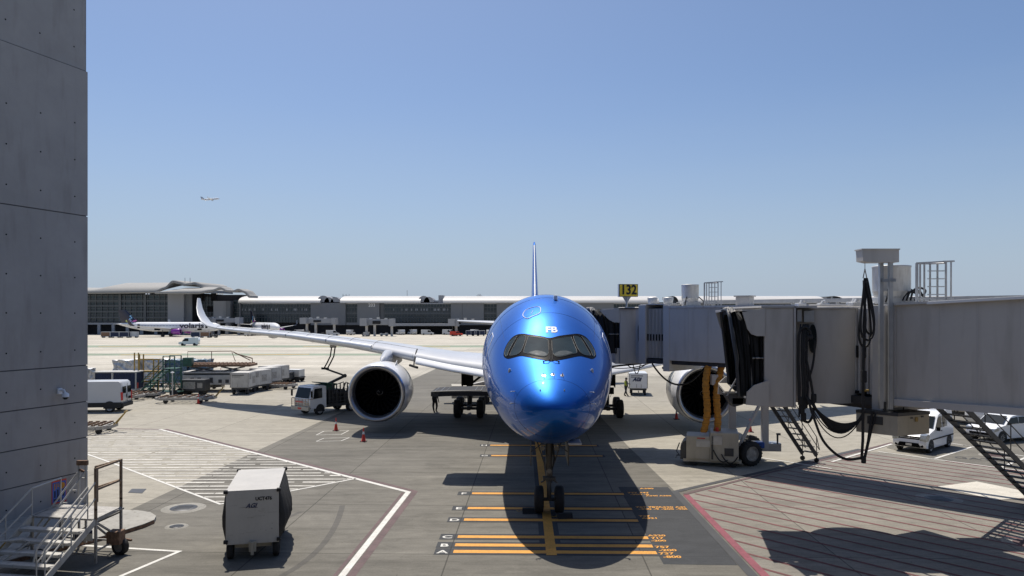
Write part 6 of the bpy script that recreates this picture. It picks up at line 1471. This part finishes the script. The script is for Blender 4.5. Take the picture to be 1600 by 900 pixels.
# facade segments: kind p panel / g glass
m=MB(); gl=MB(); mu=MB(); ban=MB()
FS_=[(372,374,'p'),(374,484,'g'),(484,539,'p'),(539,557,'w'),(557,592,'p'),(592,599,'p'),(599,704,'g'),(704,722,'p'),(722,756,'p'),(756,776,'w'),(776,820,'p'),(820,900,'g'),(900,960,'p'),(960,1060,'g'),(1060,1120,'p'),(1120,1250,'g'),(1250,1330,'p'),(1330,1500,'g'),(1500,1800,'p')]
for a,b,k in FS_:
    if k=='p': m.bb(fx(a),fx(b)-.1,YC-2.5 if a!=592 else YC-.6,YC,fz(508),fz(473.2))
    else:
        gl.bb(fx(a),fx(b),YC-1.3,YC,fz(504),fz(475)); ban.bb(fx(a),fx(b),YC-2.0,YC,fz(475),fz(473)); n=int((b-a)/4.5)
        for i in range(n+1): x=fx(a+(b-a)*i/n); mu.bb(x-.1,x+.1,YC-1.6,YC-1.3,fz(504),fz(475))
        for v in (480,486,492,496): mu.bb(fx(a),fx(b),YC-1.6,YC-1.3,fz(v)-.12,fz(v)+.12)
        for v in (488.5,): mu.bb(fx(a),fx(b),YC-1.7,YC-1.3,fz(v)-.55,fz(v)+.1)
        if k=='w': m.bb(fx(a),fx(b),YC-2,YC,fz(508),fz(504))
        if k=='g' and a>500: ban.bb(fx(a)+3,fx(b),YC-9,YC,fz(509),fz(505))
for u in range(600,1400,7):
    z=fz(486)
build_each(m,'facade_panel','term_panel',CT); w_=build_each(gl,'window_wall','term_glass',CT)[0]; mu.build('mullion','term_mullion',CT); build_each(ban,'canopy_band','term_panel_light',CT)
m=MB(); random.seed(3)
for a,b,k in FS_:
    if k=='g':
        for i in range(int((b-a)/2.2)):
            if random.random()<.4: x=fx(a+2.2*i); m.bb(x,x+.55,YC-1.36,YC-1.3,fz(485.5),fz(482))
build_each(m,'pale_blind','term_panel_light',w_)  # pale blinds at random spots along the glazed bays
m=MB(); m.text('203',2.0,TM((fx(580),YC-2.6,fz(477)),rx=PI/2),depth=.02); m.build('gate_number','text_white',CT)
m=MB()
for u in(526,531,536,630,747,745,749,986): m.cyl((fx(u),YC+8,fz(464)),(fx(u),YC+8,fz(458 if u not in(630,) else 452)),.12,n=5)
for u in(530,747): m.bb(fx(u-5),fx(u+5),YC+7.9,YC+8.1,fz(461)-.08,fz(461)+.08)
build_each(m,'mast','galvanised',CT)
# small roof floodlights
m=MB()
for u in(243,247,351,355,359): m.box((fx(u),YT-8,fz(460)),(.6,.3,.5))
build_each(m,'floodlight','text_white',TM2)

# far jet bridges
def far_bridge(u0,u1,Y,v0,v1,label,cab=True,flip=1):
    t=thing('jet_bridge',(fx(u0,Y),Y,0),0,label,'jet bridge','jet bridges at the far concourse')
    a,b=fx(u0,Y),fx(u1,Y); zt,zb_=fz(v0,Y),fz(v1,Y); m=MB(); m.box(((a+b)/2,Y+4,(zt+zb_)/2),(b-a,2.6,zt-zb_),rz=.06,ch=.05); m.bb(b-1.6,b,Y+1,Y+6,zb_-.5,zt+.3); m.bb(a-1,a+1.6,Y,Y+5,zb_-.3,zt+.4); m.build('tunnel','term_panel_light',t)
    m=MB(); m.bb(a+(b-a)*.3,a+(b-a)*.3+3,Y+2.2,Y+2.6,zb_+.4,zt-.6); m.build('window','term_dark',t)
    m=MB()
    for x in(a+1,a+(b-a)*.35,b-1): m.bb(x-.4,x+.4,Y+3,Y+4,0,zb_)
    m.bb(a,a+2,Y+2,Y+4.5,.3,1.6); build_each(m,'support_leg','bridge_grey',t)
    m=MB(); 
    for k in range(3): m.bb(a+2+k*3,a+3+k*3,Y+3,Y+4.4,zt,zt+.5+.3*(k%2))
    build_each(m,'roof_gear','dull_alu',t)
far_bridge(472,523,300,498,505,'far pale jet bridge joining the concourse between the two white roofs')
far_bridge(566,614,285,499,508,'far jet bridge with roof gear just left of the long glazed bay')
far_bridge(318,372,300,497,504,'far jet bridge behind the white wing tip')
far_bridge(704,716,290,500,508,'short far jet bridge seen left of the airliner tailplane')

# ---------------- far airliners ----------------
def airliner2(loc,rz,label,L=39.0,top=5.5,rad=1.85,name='airliner',writing=True,cols=('white_paint','navy_paint','purple_paint'),gear=True,zs=1.0,grp=None):
    t=thing(name,loc,rz,label,'airliner',grp); zc=top-rad*zs; 
    def rg(x,r,z): return [Vector((x,r*cos(a),z+r*zs*sin(a))) for a in [2*PI*k/28 for k in range(28)]]
    st_=[(L/2,.05,zc-.3),(L/2-.25,.5,zc-.28),(L/2-1,1.05,zc-.2),(L/2-2.4,1.55,zc-.08),(L/2-4.5,rad*.97,zc),(L/2-6,rad,zc),(-L/2+13,rad,zc),(-L/2+9,rad*.88,zc+.2),(-L/2+5,rad*.62,zc+.55),(-L/2+2,rad*.33,zc+.85),(-L/2,.12,zc+1.0)]
    m=MB(); m.loft([rg(*s) for s in st_][::-1]); b=m.build('fuselage',cols[0],t,False)
    m=MB()
    for sg in(-1,1):
        for k in range(44): x=-L/2+9+k*(L-15)/44; y=sg*(rad*.985+.02); m.bb(x,x+.22,y-.012,y+.012,zc+.22,zc+.52)
    build_each(m,'cabin_window','text_navy',b,False)
    m=MB(); m.loft([[Vector((L/2-1.15-.9*k,(1.06+.28*k)*cos(a)*1.0,zc-.15+(.98+.25*k)*zs*sin(a)+.05)) for a in [PI*.12+PI*.76*j/8 for j in range(9)]] for k in(0,.6)],closed=False,cap=False); m.build('windscreen','glass_dark',b,False)
    m=MB()
    for sg in(-1,1):
        for x in(L/2-5.6,-L/2+8.2): m.bb(x,x+.85,sg*rad*.97-.03,sg*rad*.97+.03,zc-.55,zc+.95) 
        m.bb(-L/2+14.5,-L/2+16.6,sg*rad*.9-.05,sg*rad*.9+.14,zc-1.35,zc-.4); m.bb(L/2-8.6,L/2-7,sg*rad*.9-.05,sg*rad*.9+.14,zc-1.35,zc-.5)
    build_each(m,'open_door','black_void',b,False)
    for sg in(-1,1):
        rr=[]
        for y,le,c,z in((1.2,5.0,7.2,zc-.9),(5.6,2.1,4.2,zc-.6),(15.5,-5.6,1.7,zc+.5),(16.2,-6.2,1.4,zc+1.0),(16.6,-7.4,.7,zc+2.7)): rr.append([Vector((le-a*c,sg*y,z+(tt*.1+cm*.6)*c)) for a,tt,cm in AFO][::sg])
        m=MB(); m.loft(rr); m.build('wing','wing_grey',t,False)
        if writing: 
            m=MB(); m.loft([[Vector((le-a*c,sg*y,z+(tt*.14)*c)) for a,tt,cm in AFO][::sg] for y,le,c,z in((15.6,-5.7,1.75,zc+.55),(16.25,-6.2,1.45,zc+1.05),(16.65,-7.4,.75,zc+2.75))]); m.build('winglet',cols[1],t,False)
        rr=[[Vector((le-a*c,sg*y,z+tt*.1*c)) for a,tt,cm in AFO][::sg] for y,le,c,z in((.3,-L/2+6.5,3.8,zc+.7),(6.2,-L/2+2.7,1.5,zc+1.1))]
        m=MB(); m.loft(rr); m.build('tailplane','wing_grey',t,False)
        m=MB(); m.lathe([(6.4,.75),(6.5,.95),(6.0,1.15),(4.6,1.12),(3.2,.8)][::-1],24,'X',(0,sg*5.75,zc-1.75)); n_=m.build('nacelle',cols[2],t,False)
        m=MB(); m.lathe([(6.1,.8),(6.1,.01)],20,'X',(0,sg*5.75,zc-1.75)); m.bb(3,5.5,sg*5.75-.15,sg*5.75+.15,zc-1.0,zc-.5); m.build('intake','black_void',n_,False)
    rr=[[Vector((-L/2+le-a*c,tt*.1*c,z)) for a,tt,cm in AFO] for z,le,c in((zc+1.0,9.6,7.6),(zc+2.0,7.4,6.2),(zc+6.4,3.0,2.9))]
    m=MB(); m.loft(rr); f_=m.build('fin',cols[1],t,False)
    if writing:
        random.seed(9)
        for k,(cn_,cc) in enumerate((('tail_blue',(.25,.55,.85)),('tail_magenta',(.75,.15,.5)),('tail_yellow',(.75,.75,.15)),('tail_lilac',(.5,.45,.75)))):
            mat(cn_,cc,.4,0,.05); m=MB()
            for x,z in(((4.5,3.7),(3.9,3.2),(4.1,4.3)),((6.0,2.6),(5.0,2.2),(5.5,2.5)),((2.6,2.5),(3.0,2.2)),((4.2,2.5),(3.5,2.8),(4.8,1.9)))[k]:
                for sg in(-1,1): m.bb(-L/2+x+.5,-L/2+x+1.05,sg*.30-.02,sg*.30+.02,zc+z-.6,zc+z-.05)
            build_each(m,'tail_patch',cn_,f_,False)
        m=MB()
        for sg in(-1,1):
            m.text('volaris',2.7,TM((L/2-10.6,sg*(rad+.05),zc+.35),rx=PI/2,rz=0 if sg<0 else PI)@Matrix.Diagonal((1.28,1,1,1)),depth=.02,bold=.07)
            m.text('volaris',2.7,TM((L/2-10.55,sg*(rad+.05),zc+.35),rx=PI/2,rz=0 if sg<0 else PI)@Matrix.Diagonal((1.28,1.03,1,1)),depth=.018)
        m.build('airline_lettering','navy_paint',b,False)
    if gear:
        for x,y in((L/2-5,0),(-1.2,-3.4),(-1.2,3.4)):
            m=MB(); m.cyl((x,y,.5),(x,y,zc-1.2),.13,n=8); m.build('landing_gear','dark_steel',t,False); m=MB()
            for dy in(-.4,.4): m.cyl((x,y+dy-.15,.55),(x,y+dy+.15,.55),.55,n=16)
            m.build('tyre','tyre_black',t,False)
    return t
airliner2((fx(254,277),283,0),.02,'white narrow body airliner with purple engine and dark tail before the wavy terminal hall',L=39.2,zs=.95,grp='parked narrow body airliners')
airliner2((fx(409,300),302,0),-.95,'white narrow body airliner angled behind the long white wing',L=37,zs=.95,top=5.2,grp='parked narrow body airliners')
mat('hazed_white',(.55,.60,.68),.6,0,.02); mat('hazed_grey',(.34,.40,.50),.6,0,.02)  # distance haze put into the climbing airliner's paint colours
fa=airliner2((fx(329,1500),1500,CAMH+183*1500/FPX-4),.62,'tiny white airliner climbing in the open sky above the terminal hall',L=36,writing=False,cols=('hazed_white','hazed_grey','hazed_grey'),gear=False)
fa.rotation_euler=(R(-3),R(-9),.55)

# ---------------- small things near the far terminal ----------------
def mini_van(loc,rz,label,mm='white_paint',L=5.2,H=2.2,grp=None):
    t=thing('service_van',loc,rz,label,'van',grp)
    m=MB(); pr=[(-L/2,.35),(L/2,.35),(L/2,.95),(L/2-.9,1.15),(L/2-1.6,H-.1),(-L/2,H)]; rr=body_loft(pr,.95,7,.06,1,H); m.loft(rr[::-1]); b=m.build('body',mm,t,False)
    m=MB()
    for sg in(-1,1): m.add([(L/2-1.0,sg*.965,1.2),(L/2-1.65,sg*.945,H-.3),(L/2-2.5,sg*.945,H-.3),(L/2-2.5,sg*.965,1.2)],[(0,1,2,3)])
    m.add([(L/2-.86,-.8,1.18),(L/2-.86,.8,1.18),(L/2-1.5,.75,H-.2),(L/2-1.5,-.75,H-.2)],[(0,1,2,3)]); m.build('window','glass_dark',b,False)
    for x in(-L*.3,L*.3):
        for y in(-.85,.85): m=MB(); m.cyl((x,y-.12,.35),(x,y+.12,.35),.35,n=14); m.build('wheel','tyre_black',t,False)
    return t
p=G(296,540); mini_van((p.x,p.y,0),PI+.12,'small white van with dark nose driving alone across the far apron',L=5.0)
cv=mini_van((fx(520,296),296,0),.3,'far service van parked in the shade under the concourse','wing_grey',grp='service vans along the far concourse')
random.seed(12)
LB=['beside the far bridge','under the glazed bay','at the dark loading dock','near the concourse column','behind the white wing','close to the tailplane of the blue airliner','in the shade left of the bridge','before the grey facade panel']
for k,u in enumerate((548,624,641,668,700,742,770,462)):
    copy_tree(cv,(fx(u,306),306+k%3*3,0),random.uniform(-.5,3.5),'far service van, %s, %s'%(['first in the shaded row','second in the shaded row','third in the shaded row','fourth in the shaded row','fifth in the shaded row','sixth in the shaded row','last in the shaded row','alone'][k],LB[k]))
def far_cart(loc,rz,label,mm,grp,L=3.4):
    t=thing('baggage_cart',loc,rz,label,'baggage cart',grp); m=MB(); m.bb(-L/2,L/2,-.8,.8,.5,2.0); m.build('curtain',mm,t,False)
    m=MB(); m.bb(-L/2-.05,L/2+.05,-.85,.85,2.0,2.12); m.bb(-L/2,L/2,-.8,.8,.36,.5)
    for x in(-L/2,L/2): m.bb(x-.05,x+.05,-.86,-.78,.4,2.05)
    m.build('frame','wing_grey',t,False); m=MB()
    for x in(-L*.35,L*.35): m.cyl((x,-.8,.25),(x,.8,.25),.25,n=12)
    m.build('wheel','tyre_black',t,False); return t
fc=far_cart((fx(167,268),268,0),0,'leftmost dark curtain cart below the tail of the lettered airliner','rust_metal','baggage carts by the far airliner')
fb_=far_cart((fx(181,268),268,0),0,'first navy curtain cart below the far airliner, between dark cart and its twin','navy_fabric','baggage carts by the far airliner')
copy_tree(fb_,(fx(195,268),268,0),0,'second navy curtain cart below the far airliner rear door'); copy_tree(fb_,(fx(307,268),268,0),0,'navy curtain cart below the nose of the far airliner')
copy_tree(fc,(fx(321,268),268,0),0,'brown curtain cart below the nose of the far airliner')
fg=far_cart((fx(206,268),269,0),0,'pale baggage cart at the end of the line under the far rear door','wing_grey','baggage carts by the far airliner')
tractor((fx(333,268),268,0),0,'small tow tractor under the far airliner nose','dark_steel','dark tow tractors')
for k,(u,l) in enumerate(((735,'first'),(743,'second'),(751,'third'))): copy_tree(fb_,(fx(u,292),292,0),0,'%s curtain cart of the short row left of the blue airliner, far off'%l,'carts far left of the blue airliner')
FO=mini_van((fx(713,290),290,0),0,'orange red service truck beside the far short bridge','cone_orange',L=5,H=1.9)
for k,(u,Y,l) in enumerate(((572,289,'dark tow tractor under the far bridge with roof gear'),(600,289,'second tow tractor right of the far bridge with roof gear'),(508,296,'tow tractor parked below the far pale jet bridge'),(388,290,'tow tractor before the angled far airliner'))): tractor((fx(u,Y),Y,0),.4*k,l,'dull_alu' if k%2 else 'dark_steel','tow tractors by the far bridges')
